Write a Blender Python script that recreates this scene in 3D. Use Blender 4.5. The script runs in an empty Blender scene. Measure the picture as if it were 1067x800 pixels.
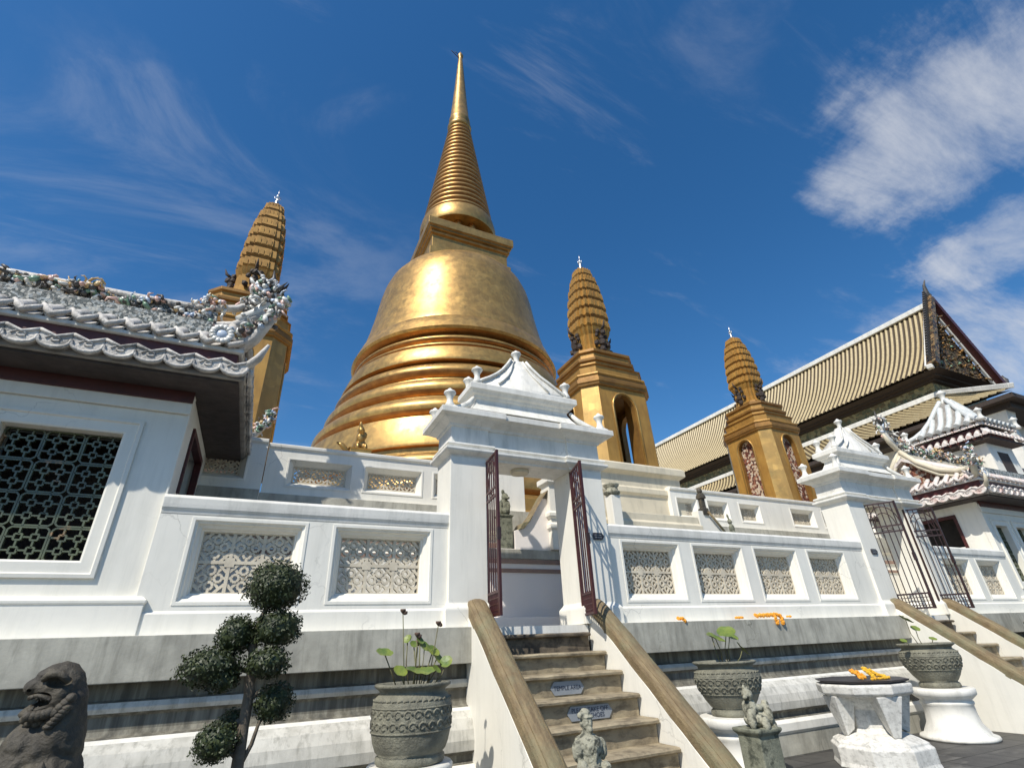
import bpy, bmesh, math, random
from mathutils import Vector, Matrix, noise as mnoise
from math import sin, cos, pi, radians, sqrt, atan2
random.seed(7)
C = bpy.context.scene.collection
S = bpy.context.scene
# ------------------------------------------------------------------ camera
FPX = 520.07; YAW, PIT, ROL = 0.45884571, 0.48518821, -0.04522209; EYE = 1.55
_f = Vector((sin(YAW)*cos(PIT), cos(YAW)*cos(PIT), sin(PIT)))
_r = Vector((cos(YAW), -sin(YAW), 0)); _u = _r.cross(_f)
CR = _r*cos(ROL)+_u*sin(ROL); CU = -_r*sin(ROL)+_u*cos(ROL); CF = _f
cd = bpy.data.cameras.new('camera'); cam = bpy.data.objects.new('camera', cd); C.objects.link(cam)
m3 = Matrix((CR, CU, -CF)).transposed()
cam.matrix_world = Matrix.Translation((0, 0, EYE)) @ m3.to_4x4()
cd.sensor_width = 36; cd.lens = 36*FPX/1067; cd.clip_end = 3000; cd.clip_start = 0.05
S.camera = cam
def raydir(px, py):
    return CR*((px-533.5)/FPX) - CU*((py-400)/FPX) + CF
def at(px, py, Y):
    d = raydir(px, py); return Vector((0, 0, EYE)) + d*(Y/d.y)
# ------------------------------------------------------------------ light
SUN_EL, SUN_AZ = 49.0, 56.0      # azimuth measured from -Y towards -X
to_sun = Vector((-sin(radians(SUN_AZ))*cos(radians(SUN_EL)), -cos(radians(SUN_AZ))*cos(radians(SUN_EL)), sin(radians(SUN_EL))))
sl = bpy.data.lights.new('sun', 'SUN'); sl.energy = 5.0; sl.angle = radians(0.53); sl.color = (1.0, 0.945, 0.85)
so = bpy.data.objects.new('sun', sl); C.objects.link(so)
so.rotation_euler = to_sun.to_track_quat('Z', 'Y').to_euler(); so.location = (-30, -30, 60)
W = bpy.data.worlds.new('World'); S.world = W; W.use_nodes = True
nt = W.node_tree; nt.nodes.clear()
def N(t, **k):
    n = nt.nodes.new(t)
    for a, b in k.items(): setattr(n, a, b)
    return n
sky = N('ShaderNodeTexSky', sky_type='NISHITA', sun_disc=False)
sky.sun_elevation = radians(SUN_EL)
sky.sun_rotation = atan2(to_sun.x, to_sun.y)
sky.altitude = 0; sky.air_density = 1.0; sky.dust_density = 0.35; sky.ozone_density = 3.0
bg = N('ShaderNodeBackground'); bg.inputs['Strength'].default_value = 0.098
tc = N('ShaderNodeTexCoord')
def wmath(op, a, b=None, clamp=False):
    n = N('ShaderNodeMath', operation=op); n.use_clamp = clamp
    for i, v in enumerate((a, b)):
        if v is None: continue
        if isinstance(v, (int, float)): n.inputs[i].default_value = v
        else: nt.links.new(v, n.inputs[i])
    return n.outputs[0]
def wdot(vec):
    n = N('ShaderNodeVectorMath', operation='DOT_PRODUCT'); nt.links.new(tc.outputs['Generated'], n.inputs[0]); n.inputs[1].default_value = vec
    return n.outputs['Value']
def smooth(v, a, b):
    n = N('ShaderNodeMapRange', interpolation_type='SMOOTHSTEP'); nt.links.new(v, n.inputs[0])
    n.inputs[1].default_value = a; n.inputs[2].default_value = b; return n.outputs[0]
# cloud coordinates: project the view direction on to a high flat layer
sep = N('ShaderNodeSeparateXYZ'); nt.links.new(tc.outputs['Generated'], sep.inputs[0])
zz = wmath('ADD', wmath('MAXIMUM', sep.outputs[2], 0.02), 0.12)
cx_ = wmath('DIVIDE', sep.outputs[0], zz); cy_ = wmath('DIVIDE', sep.outputs[1], zz)
comb = N('ShaderNodeCombineXYZ'); nt.links.new(cx_, comb.inputs[0]); nt.links.new(cy_, comb.inputs[1])
def cloud_noise(rot, scl, detail, rough, dist, loc=(0, 0, 0)):
    mp = N('ShaderNodeMapping'); mp.inputs['Rotation'].default_value = (0, 0, rot); mp.inputs['Scale'].default_value = scl; mp.inputs['Location'].default_value = loc
    nt.links.new(comb.outputs[0], mp.inputs[0])
    no = N('ShaderNodeTexNoise'); nt.links.new(mp.outputs[0], no.inputs['Vector'])
    no.inputs['Scale'].default_value = 1; no.inputs['Detail'].default_value = detail; no.inputs['Roughness'].default_value = rough; no.inputs['Distortion'].default_value = dist
    return no.outputs[0]
mpw = N('ShaderNodeMapping'); mpw.inputs['Scale'].default_value = (2.2, 2.2, 1); nt.links.new(comb.outputs[0], mpw.inputs[0])
nw = N('ShaderNodeTexNoise'); nt.links.new(mpw.outputs[0], nw.inputs['Vector']); nw.inputs['Scale'].default_value = 1.0; nw.inputs['Detail'].default_value = 7; nw.inputs['Roughness'].default_value = .62
sw = N('ShaderNodeSeparateColor'); nt.links.new(nw.outputs['Color'], sw.inputs[0])
wx_ = wmath('ADD', cx_, wmath('MULTIPLY', wmath('SUBTRACT', sw.outputs[0], .5), .62)); wy_ = wmath('ADD', cy_, wmath('MULTIPLY', wmath('SUBTRACT', sw.outputs[1], .5), .62))
def lp(px, py):
    d = raydir(px, py).normalized(); z = max(d.z, .02)+.12
    return Vector((d.x/z, d.y/z))
def patch(pa, pb, half, soft=0.5):
    """soft elongated mask in the cloud layer from the point seen at pa to pb"""
    a, b = lp(*pa), lp(*pb); c = (a+b)/2; u = (b-a); L = u.length/2; u.normalize(); v = Vector((-u.y, u.x))
    dx = wmath('SUBTRACT', wx_, c.x); dy = wmath('SUBTRACT', wy_, c.y)
    pu = wmath('ADD', wmath('MULTIPLY', dx, u.x), wmath('MULTIPLY', dy, u.y))
    pv = wmath('ADD', wmath('MULTIPLY', dx, v.x), wmath('MULTIPLY', dy, v.y))
    pu = wmath('DIVIDE', pu, L); pv = wmath('DIVIDE', pv, half)
    r2 = wmath('ADD', wmath('MULTIPLY', pu, pu), wmath('MULTIPLY', pv, pv))
    return smooth(r2, 1.9, 0.0)
ang = (lp(1067, 40)-lp(870, 215)); ra = -atan2(ang.y, ang.x)
n_big = cloud_noise(ra, (1.3, 5.2, 1), 10, 0.66, 0.45)
n_wisp = cloud_noise(ra+.5, (1.4, 2.6, 1), 9, 0.65, .7, (3, 7, 0))
A = patch((855, 222), (1190, 15), 0.23); B = patch((975, 290), (1180, 190), 0.17); Cc = patch((1010, 430), (1150, 270), .62)
m1 = wmath('MAXIMUM', wmath('MAXIMUM', A, wmath('MULTIPLY', B, .85)), wmath('MULTIPLY', Cc, .85))
main = smooth(wmath('ADD', m1, wmath('MULTIPLY', wmath('SUBTRACT', n_big, .5), 2.6)), 0.16, 1.5)
D1 = patch((85, 40), (170, 190), .16); D2 = patch((10, 330), (400, 250), .55); D3 = patch((740, 185), (860, 140), .10); D4 = patch((690, 110), (820, 20), .12); D5 = patch((200, 90), (420, 130), .1)
m2 = wmath('ADD', wmath('MAXIMUM', wmath('MAXIMUM', wmath('MAXIMUM', D1, D5), wmath('MULTIPLY', D2, .9)), wmath('MULTIPLY', wmath('MAXIMUM', D3, D4), .6)), 0.05)
wisp = wmath('MULTIPLY', smooth(wmath('MULTIPLY', m2, smooth(n_wisp, .36, .66)), .05, 1.0), .17)
cl = wmath('MAXIMUM', wmath('MULTIPLY', main, .88), wisp, True)
mix = N('ShaderNodeMix', data_type='RGBA')
nt.links.new(cl, mix.inputs[0])
hs = N('ShaderNodeHueSaturation'); hs.inputs['Saturation'].default_value = 1.30; hs.inputs['Value'].default_value = 1.36
nt.links.new(sky.outputs[0], hs.inputs['Color'])
nt.links.new(hs.outputs[0], mix.inputs[6]); mix.inputs[7].default_value = (6.3, 6.6, 7.2, 1)
nt.links.new(mix.outputs[2], bg.inputs[0])
wo = N('ShaderNodeOutputWorld'); nt.links.new(bg.outputs[0], wo.inputs[0])
vs = S.view_settings; vs.view_transform = 'Standard'; vs.look = 'None'; vs.gamma = 1; vs.exposure = 0.05; vs.use_curve_mapping = False
# ------------------------------------------------------------------ materials
def mat(name, c1, c2=None, rough=0.6, metal=0.0, scale=4.0, stretch=(1, 1, 1), lo=.35, hi=.65, bump=0.15, bscale=30.0,
        stain=None, sscale=2.0, sstretch=(1, 1, 1), slo=.5, shi=.7, samt=.6, bdist=.01, voro=None, coat=0, spec=.5, streak=None, crack=None, patchy=None):
    m = bpy.data.materials.new(name); m.use_nodes = True; t = m.node_tree; nd = t.nodes; lk = t.links
    b = nd['Principled BSDF']; co = nd.new('ShaderNodeTexCoord')
    def noise(sc, st, detail=8, rg=.6):
        mp = nd.new('ShaderNodeMapping'); mp.inputs['Scale'].default_value = st; lk.new(co.outputs['Object'], mp.inputs[0])
        n = nd.new('ShaderNodeTexNoise'); n.inputs['Scale'].default_value = sc; n.inputs['Detail'].default_value = detail; n.inputs['Roughness'].default_value = rg
        lk.new(mp.outputs[0], n.inputs['Vector']); return n.outputs[0]
    def rng(v, a, b2, mx=1):
        r = nd.new('ShaderNodeMapRange'); lk.new(v, r.inputs[0]); r.inputs[1].default_value = a; r.inputs[2].default_value = b2; r.inputs[4].default_value = mx; return r.outputs[0]
    def mixc(f, a, c):
        x = nd.new('ShaderNodeMix'); x.data_type = 'RGBA'; lk.new(f, x.inputs[0])
        for i, v in ((6, a), (7, c)):
            if isinstance(v, tuple): x.inputs[i].default_value = (*v, 1)
            else: lk.new(v, x.inputs[i])
        return x.outputs[2]
    col = mixc(rng(noise(scale, stretch), lo, hi), c1, c2 or c1)
    if voro:
        vscale, cols = voro
        v = nd.new('ShaderNodeTexVoronoi'); v.inputs['Scale'].default_value = vscale; lk.new(co.outputs['Object'], v.inputs['Vector'])
        sx = nd.new('ShaderNodeSeparateColor'); lk.new(v.outputs['Color'], sx.inputs[0])
        cr = nd.new('ShaderNodeValToRGB'); cr.color_ramp.interpolation = 'CONSTANT'; e = cr.color_ramp.elements
        e[0].color = (*cols[0], 1); e[1].position = 1/len(cols); e[1].color = (*cols[1], 1)
        for i, cc in enumerate(cols[2:]):
            q = e.new((i+2)/len(cols)); q.color = (*cc, 1)
        lk.new(sx.outputs[0], cr.inputs[0]); col = cr.outputs[0]
    if stain:
        col = mixc(rng(noise(sscale, sstretch), slo, shi, samt), col, stain)
    if streak:      # thin rain marks running down
        col = mixc(rng(noise(streak[1], (1, 1, .09), 5, .7), .50, .80, streak[2]), col, streak[0])
        col = mixc(rng(noise(1.1, (1, 1, .7), 3), .42, .72, streak[2]*.55), col, streak[0])
    if crack:
        wn = nd.new('ShaderNodeTexNoise'); wn.inputs['Scale'].default_value = 3; wn.inputs['Detail'].default_value = 6; lk.new(co.outputs['Object'], wn.inputs['Vector'])
        va = nd.new('ShaderNodeVectorMath'); va.operation = 'MULTIPLY_ADD'; lk.new(wn.outputs['Color'], va.inputs[0]); va.inputs[1].default_value = (.5, .5, .5); lk.new(co.outputs['Object'], va.inputs[2])
        vv = nd.new('ShaderNodeTexVoronoi'); vv.feature = 'DISTANCE_TO_EDGE'; vv.inputs['Scale'].default_value = crack[1]; lk.new(va.outputs[0], vv.inputs['Vector'])
        e1 = rng(vv.outputs['Distance'], .010, .0, 1); mk = rng(noise(.9, (1, 1, 1), 3), .52, .66, crack[2])
        mu = nd.new('ShaderNodeMath'); mu.operation = 'MULTIPLY'; lk.new(e1, mu.inputs[0]); lk.new(mk, mu.inputs[1]); col = mixc(mu.outputs[0], col, crack[0])
    if patchy:
        vp = nd.new('ShaderNodeTexVoronoi'); vp.inputs['Scale'].default_value = patchy[0]; vp.inputs['Randomness'].default_value = .8; lk.new(co.outputs['Object'], vp.inputs['Vector'])
        sp_ = nd.new('ShaderNodeSeparateColor'); lk.new(vp.outputs['Color'], sp_.inputs[0]); col = mixc(rng(sp_.outputs[0], 0, 1, patchy[2]), col, patchy[1])
        vq = nd.new('ShaderNodeTexVoronoi'); vq.inputs['Scale'].default_value = patchy[0]*.23; lk.new(co.outputs['Object'], vq.inputs['Vector'])
        sq_ = nd.new('ShaderNodeSeparateColor'); lk.new(vq.outputs['Color'], sq_.inputs[0]); col = mixc(rng(sq_.outputs[1], .3, 1, patchy[2]*.6), col, patchy[1])
    lk.new(col, b.inputs['Base Color'])
    b.inputs['Metallic'].default_value = metal; b.inputs['Specular IOR Level'].default_value = spec
    rn = rng(noise(scale*2.3, stretch), .3, .7); 
    rr = nd.new('ShaderNodeMapRange'); lk.new(rn, rr.inputs[0]); rr.inputs[3].default_value = max(rough-.07, .02); rr.inputs[4].default_value = min(rough+.09, 1); lk.new(rr.outputs[0], b.inputs['Roughness'])
    if coat: b.inputs['Coat Weight'].default_value = coat
    if bump:
        bp = nd.new('ShaderNodeBump'); bp.inputs['Strength'].default_value = bump; bp.inputs['Distance'].default_value = bdist
        lk.new(noise(bscale, (1, 1, 1), 6, .65), bp.inputs['Height']); lk.new(bp.outputs[0], b.inputs['Normal'])
    return m
white = mat('white_plaster', (.80, .775, .705), (.74, .72, .655), rough=.55, scale=1.6, bump=.25, bscale=14, bdist=.012, stain=(.36, .35, .31), sscale=2.6, sstretch=(1.8, 1.8, .55), slo=.48, shi=.82, samt=.6, streak=((.40, .385, .33), 9, .5), crack=((.25, .24, .2), 1.6, .6))
white_clean = mat('white_painted_wall', (.82, .79, .70), (.78, .75, .665), rough=.5, scale=.9, bump=.2, bscale=8, bdist=.012, stain=(.62, .61, .56), sscale=3.0, sstretch=(2.2, 2.2, .4), slo=.52, shi=.85, samt=.45, streak=((.50, .485, .42), 8, .38), crack=((.30, .29, .25), 1.1, .5))
ledge_m = mat('weathered_grey_plaster', (.50, .48, .40), (.35, .335, .28), rough=.75, scale=2.6, bump=.3, bscale=20, stain=(.22, .21, .175), sscale=4.5, sstretch=(1.6, 1.6, .55), slo=.46, shi=.78, samt=.7, streak=((.12, .115, .09), 12, .6), crack=((.08, .08, .06), 1.8, .8))
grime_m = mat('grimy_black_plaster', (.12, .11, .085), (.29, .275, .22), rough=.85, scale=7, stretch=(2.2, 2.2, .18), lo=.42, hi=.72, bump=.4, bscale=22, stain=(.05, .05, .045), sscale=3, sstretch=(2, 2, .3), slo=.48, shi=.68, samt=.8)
torus_m = mat('streaked_plaster', (.68, .66, .59), (.52, .50, .44), rough=.7, scale=2, stretch=(1, 1, .8), bump=.3, bscale=18, stain=(.24, .23, .19), sscale=3.4, sstretch=(2.0, 2.0, .5), slo=.44, shi=.80, samt=.6, streak=((.12, .115, .085), 14, .75))
gold = mat('gold_mosaic', (.64, .40, .13), (.52, .31, .09), rough=.40, metal=.66, scale=1.3, lo=.3, hi=.7, bump=.12, bscale=60, bdist=.01, stain=(.24, .155, .06), sscale=1.8, slo=.5, shi=.75, samt=.5, streak=((.20, .115, .04), 3, .5), patchy=(5.0, (.27, .165, .06), .5))
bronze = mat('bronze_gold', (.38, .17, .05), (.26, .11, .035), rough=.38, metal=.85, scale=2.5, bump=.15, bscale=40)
gold_dark = mat('aged_gold', (.36, .20, .065), (.24, .13, .04), rough=.42, metal=.8, scale=2.5, bump=.15, bscale=40)
ochre = mat('gold_leaf_paint', (.47, .265, .06), (.36, .19, .04), rough=.5, metal=.3, scale=1.6, bump=.25, bscale=26, stain=(.25, .13, .035), sscale=4, sstretch=(2, 2, .5), slo=.48, shi=.75, samt=.55, streak=((.16, .08, .02), 7, .5))
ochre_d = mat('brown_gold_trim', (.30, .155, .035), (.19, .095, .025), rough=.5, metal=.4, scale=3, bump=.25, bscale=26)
cream = mat('cream_plaster', (.66, .59, .44), (.56, .50, .38), rough=.65, scale=2, bump=.25, bscale=14, stain=(.42, .38, .29), sscale=3, sstretch=(2, 2, .5), samt=.6)
lat_m = mat('lattice_plaster', (.66, .59, .46), (.50, .44, .34), rough=.7, scale=5, bump=.3, bscale=40, stain=(.22, .205, .18), sscale=6, slo=.55, shi=.75, samt=.45)
green_t = mat('green_glazed_lattice', (.13, .15, .085), (.075, .085, .06), rough=.25, scale=3, bump=.2, bscale=30, stain=(.42, .25, .13), sscale=2.3, slo=.60, shi=.66, samt=.85)
stone = mat('dark_stone', (.075, .062, .042), (.035, .03, .022), rough=.62, scale=6, bump=.9, bscale=40, bdist=.012, stain=(.17, .145, .095), sscale=9, slo=.5, shi=.8, samt=.6)
stone_g = mat('green_grey_stone', (.25, .25, .18), (.14, .145, .105), rough=.85, scale=8, bump=.8, bscale=45, stain=(.035, .04, .028), sscale=12, slo=.5, shi=.66, samt=.85)
stone_l = mat('pale_carved_stone', (.40, .385, .29), (.25, .24, .18), rough=.8, scale=7, bump=.8, bscale=55, bdist=.015, stain=(.04, .042, .03), sscale=16, slo=.50, shi=.62, samt=.9)
carved_white = mat('carved_white_stone', (.74, .72, .66), (.62, .60, .55), rough=.7, scale=8, bump=.4, bscale=70, bdist=.008, stain=(.20, .19, .16), sscale=16, sstretch=(1, 1, 1.6), slo=.50, shi=.72, samt=.6, streak=((.15, .145, .12), 10, .5))
sand = mat('sandstone_step', (.38, .315, .205), (.26, .21, .135), rough=.8, scale=4, stretch=(1, 1.5, 1.8), bump=.6, bscale=35, stain=(.09, .07, .045), sscale=6, sstretch=(1, 1.2, 1.8), slo=.47, shi=.66, samt=.75)
sand_dark = mat('stained_sandstone', (.10, .08, .058), (.19, .15, .10), rough=.85, scale=5, stretch=(.8, 2, 3), bump=.6, bscale=25, stain=(.03, .025, .02), sscale=5, slo=.45, shi=.6, samt=.8)
rail_m = mat('weathered_rail_stone', (.24, .18, .095), (.15, .105, .055), rough=.75, scale=6, stretch=(4, .8, .8), bump=.7, bscale=30, bdist=.02, stain=(.19, .19, .11), sscale=2.6, slo=.48, shi=.66, samt=.7)
jar_m = mat('carved_stone_jar', (.24, .23, .17), (.125, .12, .09), rough=.7, scale=6, bump=.9, bscale=35, bdist=.025, stain=(.30, .29, .22), sscale=5, slo=.52, shi=.75, samt=.55)
red = mat('dark_red_paint', (.062, .014, .013), (.045, .010, .010), rough=.35, scale=4, bump=.1)
iron = mat('black_iron', (.035, .022, .022), (.06, .03, .03), rough=.45, scale=8, metal=.3, bump=.1)
fascia_m = mat('grey_fascia_board', (.30, .28, .25), (.18, .165, .15), rough=.8, scale=5, bump=.2)
maroon = mat('maroon_board', (.085, .016, .013), (.05, .012, .01), rough=.5, scale=4, bump=.1)
dark = mat('dark_interior', (.012, .01, .009), (.02, .016, .012), rough=.9, bump=0)
wood_d = mat('dark_timber', (.055, .038, .028), (.03, .02, .015), rough=.75, scale=6, stretch=(1, 6, 1), bump=.3)
soffit_m = mat('grey_soffit_board', (.06, .045, .038), (.035, .025, .022), rough=.8, scale=5, bump=.2)
tile_w = mat('chinese_roof_tile', (.66, .62, .56), (.45, .42, .38), rough=.6, scale=4, bump=.7, bscale=22, bdist=.025, stain=(.13, .125, .11), sscale=5, slo=.5, shi=.66, samt=.75)
tile_p = mat('pink_white_roof_tile', (.66, .61, .56), (.55, .36, .31), rough=.55, scale=5, lo=.5, hi=.7, bump=.4, bscale=22, stain=(.16, .12, .11), sscale=7, slo=.55, shi=.7, samt=.6)
tile_valley = mat('brown_tile_trough', (.075, .05, .022), (.05, .033, .015), rough=.6, scale=9, bump=.3)
tile_white = mat('white_roof_tile', (.66, .67, .64), (.50, .52, .50), rough=.5, scale=4, bump=.3, stain=(.22, .23, .22), sscale=6, slo=.55, shi=.75, samt=.6)
tile_y = mat('tan_roof_tile', (.50, .405, .225), (.38, .30, .16), rough=.45, scale=9, stretch=(1, .5, 1), bump=.3, bscale=6, stain=(.33, .24, .12), sscale=2, slo=.5, shi=.8, samt=.5)
mosaic_b = mat('porcelain_mosaic_band', (.3, .3, .3), rough=.5, bump=.9, bscale=40, bdist=.03, voro=(34, [(.05, .07, .07), (.33, .36, .36), (.48, .47, .42), (.07, .09, .09), (.22, .22, .2)]))
mosaic_g = mat('gilded_mosaic', (.3, .2, .1), rough=.4, metal=.2, bump=1.0, bscale=5, bdist=.2, voro=(7, [(.24, .14, .06), (.07, .04, .02), (.30, .19, .08), (.12, .10, .05), (.045, .03, .02)]))
mosaic_w = mat('gilded_wall_mosaic', (.3, .2, .1), rough=.4, metal=.2, bump=1.0, bscale=4, bdist=.2, voro=(5, [(.30, .25, .12), (.20, .15, .07), (.40, .33, .16), (.17, .17, .09)]))
mosaic_s = mat('shell_mosaic', (.3, .2, .1), rough=.35, bump=1.0, bscale=30, bdist=.06, voro=(13, [(.55, .40, .27), (.13, .035, .02), (.62, .52, .40), (.30, .11, .06), (.09, .03, .02)]))
P_white = mat('white_porcelain', (.74, .72, .66), (.62, .60, .54), rough=.25, scale=9, bump=.3, stain=(.12, .12, .10), sscale=14, slo=.55, shi=.7, samt=.7)
P_pink = mat('pink_porcelain', (.62, .36, .29), (.70, .50, .42), rough=.3, scale=9, bump=.3)
P_green = mat('green_porcelain', (.10, .21, .13), (.24, .34, .24), rough=.3, scale=9, bump=.3)
P_dark = mat('soot_black_porcelain', (.05, .045, .04), (.11, .10, .09), rough=.5, scale=9, bump=.3)
P_gold = mat('ochre_porcelain', (.50, .31, .12), (.62, .46, .24), rough=.35, scale=9, bump=.3)
P_blue = mat('blue_porcelain', (.35, .44, .58), (.62, .66, .70), rough=.3, scale=9, bump=.3)
leaf_d = mat('dark_clipped_leaf', (.014, .023, .008), (.045, .06, .015), rough=.55, scale=14, bump=0)
bark = mat('bark', (.16, .13, .095), (.09, .075, .055), rough=.9, scale=12, bump=.8, bscale=50)
lotus_m = mat('lotus_leaf', (.085, .14, .03), (.20, .24, .04), rough=.45, scale=7, bump=.2, stain=(.30, .21, .06), sscale=4, slo=.6, shi=.7, samt=.6)
stem_m = mat('plant_stem', (.15, .15, .06), (.10, .08, .04), rough=.6, bump=0)
pod_m = mat('dry_lotus_pod', (.07, .045, .03), (.12, .07, .05), rough=.8, bump=.3)
orange = mat('orange_marigold', (.85, .30, .02), (.80, .40, .04), rough=.7, scale=30, bump=.8, bscale=90)
yellow = mat('yellow_marigold', (.80, .48, .03), (.75, .38, .03), rough=.7, scale=30, bump=.8, bscale=90)
tray_m = mat('black_tray', (.03, .025, .03), (.05, .045, .05), rough=.4, bump=.2)
plaque_m = mat('grey_plaque', (.27, .29, .31), (.22, .24, .26), rough=.5, scale=9, bump=.1)
plaque_txt = mat('plaque_lettering', (.03, .04, .07), rough=.5, bump=0)
silver = mat('silvered_metal', (.6, .6, .6), rough=.3, metal=.9, bump=0)
# ------------------------------------------------------------------ mesh helpers
class MB:
    def __init__(s): s.v = []; s.f = []; s.m = []; s.sm = []
    def face(s, idx, m=0, sm=False): s.f.append(tuple(idx)); s.m.append(m); s.sm.append(sm)
    def add(s, vs, fs, m=0, sm=False):
        o = len(s.v); s.v += [tuple(v) for v in vs]
        for f in fs: s.face([i+o for i in f], m, sm)
    def box(s, x0, x1, y0, y1, z0, z1, m=0):
        s.add([(x0, y0, z0), (x1, y0, z0), (x1, y1, z0), (x0, y1, z0), (x0, y0, z1), (x1, y0, z1), (x1, y1, z1), (x0, y1, z1)],
              [(0, 3, 2, 1), (4, 5, 6, 7), (0, 1, 5, 4), (1, 2, 6, 5), (2, 3, 7, 6), (3, 0, 4, 7)], m)
    def bar(s, a, b, w, h, m=0, up=(0, 0, 1)):
        a = Vector(a); b = Vector(b); d = (b-a).normalized(); up = Vector(up)
        if abs(d.dot(up)) > .99: up = Vector((0, 1, 0))
        x = d.cross(up).normalized()*w/2; y = x.cross(d).normalized()*h/2
        vs = [p+i*x+j*y for p in (a, b) for i, j in ((-1, -1), (1, -1), (1, 1), (-1, 1))]
        s.add(vs, [(0, 1, 2, 3), (7, 6, 5, 4), (0, 4, 5, 1), (1, 5, 6, 2), (2, 6, 7, 3), (3, 7, 4, 0)], m)
    def loops(s, rings, m=0, sm=False, cap0=True, cap1=True, closed=True):
        """bridge successive rings of equal length; m may be a list per segment"""
        o = len(s.v); n = len(rings[0])
        for r in rings: s.v += [tuple(p) for p in r]
        for i in range(len(rings)-1):
            mm = m[i] if isinstance(m, (list, tuple)) else m
            for j in range(n if closed else n-1):
                k = (j+1) % n
                s.face((o+i*n+j, o+i*n+k, o+(i+1)*n+k, o+(i+1)*n+j), mm, sm)
        m0 = m[0] if isinstance(m, (list, tuple)) else m; m1 = m[-1] if isinstance(m, (list, tuple)) else m
        if cap0: s.face([o+j for j in range(n)][::-1], m0)
        if cap1: s.face([o+(len(rings)-1)*n+j for j in range(n)], m1)
    def lathe(s, c, prof, n=32, m=0, sm=True, cap0=True, cap1=True, ph=0):
        c = Vector(c)
        s.loops([[(c.x+r*cos(ph+2*pi*j/n), c.y+r*sin(ph+2*pi*j/n), c.z+z) for j in range(n)] for r, z in prof], m, sm, cap0, cap1)
    def tube(s, pts, rad, n=8, m=0, sm=True):
        pts = [Vector(p) for p in pts]; rings = []
        ref = Vector((0.13, .27, 1)).normalized()
        for i, p in enumerate(pts):
            t = (pts[min(i+1, len(pts)-1)]-pts[max(i-1, 0)]).normalized()
            r = ref if abs(t.dot(ref)) < .97 else Vector((1, 0, 0))
            a = t.cross(r).normalized(); b = t.cross(a)
            q = rad[i] if isinstance(rad, (list, tuple)) else rad
            rings.append([p+a*q*cos(2*pi*j/n)+b*q*sin(2*pi*j/n) for j in range(n)])
        s.loops(rings, m, sm)
    def stack(s, x0, x1, y0, y1, prof, m=0, ch=0.0):
        """rectangular plan lofted through (offset, z); ch chamfers the corners"""
        rings = []
        for o, z in prof:
            a, b, c, d = x0-o, x1+o, y0-o, y1+o
            if ch:
                k = ch+o*.586
                rings.append([(a+k, c, z), (b-k, c, z), (b, c+k, z), (b, d-k, z), (b-k, d, z), (a+k, d, z), (a, d-k, z), (a, c+k, z)])
            else: rings.append([(a, c, z), (b, c, z), (b, d, z), (a, d, z)])
        s.loops(rings, m)
    def ball(s, c, r, sub=1, m=0, sc=(1, 1, 1), rot=None, sm=True, jit=0):
        bm = bmesh.new(); bmesh.ops.create_icosphere(bm, subdivisions=sub, radius=1)
        vs = []
        for v in bm.verts:
            p = v.co*(1+random.uniform(-jit, jit)); p = Vector((p.x*r*sc[0], p.y*r*sc[1], p.z*r*sc[2]))
            if rot is not None: p = rot @ p
            vs.append(p+Vector(c))
        s.add(vs, [[v.index for v in f.verts] for f in bm.faces], m, sm); bm.free()
    def build(s, name, mats, parent=None, loc=(0, 0, 0), bevel=0, smooth=None, mods=()):
        if not isinstance(mats, (list, tuple)): mats = [mats]
        me = bpy.data.meshes.new(name); L = Vector(loc)
        me.from_pydata([Vector(v)-L for v in s.v], [], s.f)
        for mt in mats: me.materials.append(mt)
        me.polygons.foreach_set('material_index', s.m); me.polygons.foreach_set('use_smooth', s.sm)
        bm = bmesh.new(); bm.from_mesh(me); bmesh.ops.recalc_face_normals(bm, faces=bm.faces); bm.to_mesh(me); bm.free()
        me.update()
        o = bpy.data.objects.new(name, me); C.objects.link(o)
        if parent is not None:
            o.parent = parent; o.location = L-WL[parent.name]; WL[o.name] = L
        else:
            o.location = L; WL[o.name] = L
        if bevel:
            b = o.modifiers.new('bevel', 'BEVEL'); b.width = bevel; b.segments = 2; b.limit_method = 'ANGLE'; b.angle_limit = radians(35)
        return o
WL = {}
def empty(name, loc, label=None, cat=None, group=None):
    o = bpy.data.objects.new(name, None); C.objects.link(o); o.location = loc; WL[o.name] = Vector(loc); o.empty_display_size = .3
    if label: tag(o, label, cat, group)
    return o
def tag(o, label=None, cat=None, group=None, kind=None):
    if label: o['label'] = label
    if cat: o['category'] = cat
    if group: o['group'] = group
    if kind: o['kind'] = kind
    return o
def wall_holes(mb, X0, X1, Z0, Z1, yf, yb, holes, m=0):
    xs = sorted({X0, X1, *[h[0] for h in holes], *[h[1] for h in holes]}); zs = sorted({Z0, Z1, *[h[2] for h in holes], *[h[3] for h in holes]})
    for i in range(len(xs)-1):
        for j in range(len(zs)-1):
            cx, cz = (xs[i]+xs[i+1])/2, (zs[j]+zs[j+1])/2
            if any(h[0] < cx < h[1] and h[2] < cz < h[3] for h in holes): continue
            for y in (yf, yb):
                mb.add([(xs[i], y, zs[j]), (xs[i+1], y, zs[j]), (xs[i+1], y, zs[j+1]), (xs[i], y, zs[j+1])], [(0, 1, 2, 3)], m)
    for a, b in (((X0, Z0), (X1, Z0)), ((X1, Z0), (X1, Z1)), ((X1, Z1), (X0, Z1)), ((X0, Z1), (X0, Z0))):
        mb.add([(a[0], yf, a[1]), (b[0], yf, b[1]), (b[0], yb, b[1]), (a[0], yb, a[1])], [(0, 1, 2, 3)], m)
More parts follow.
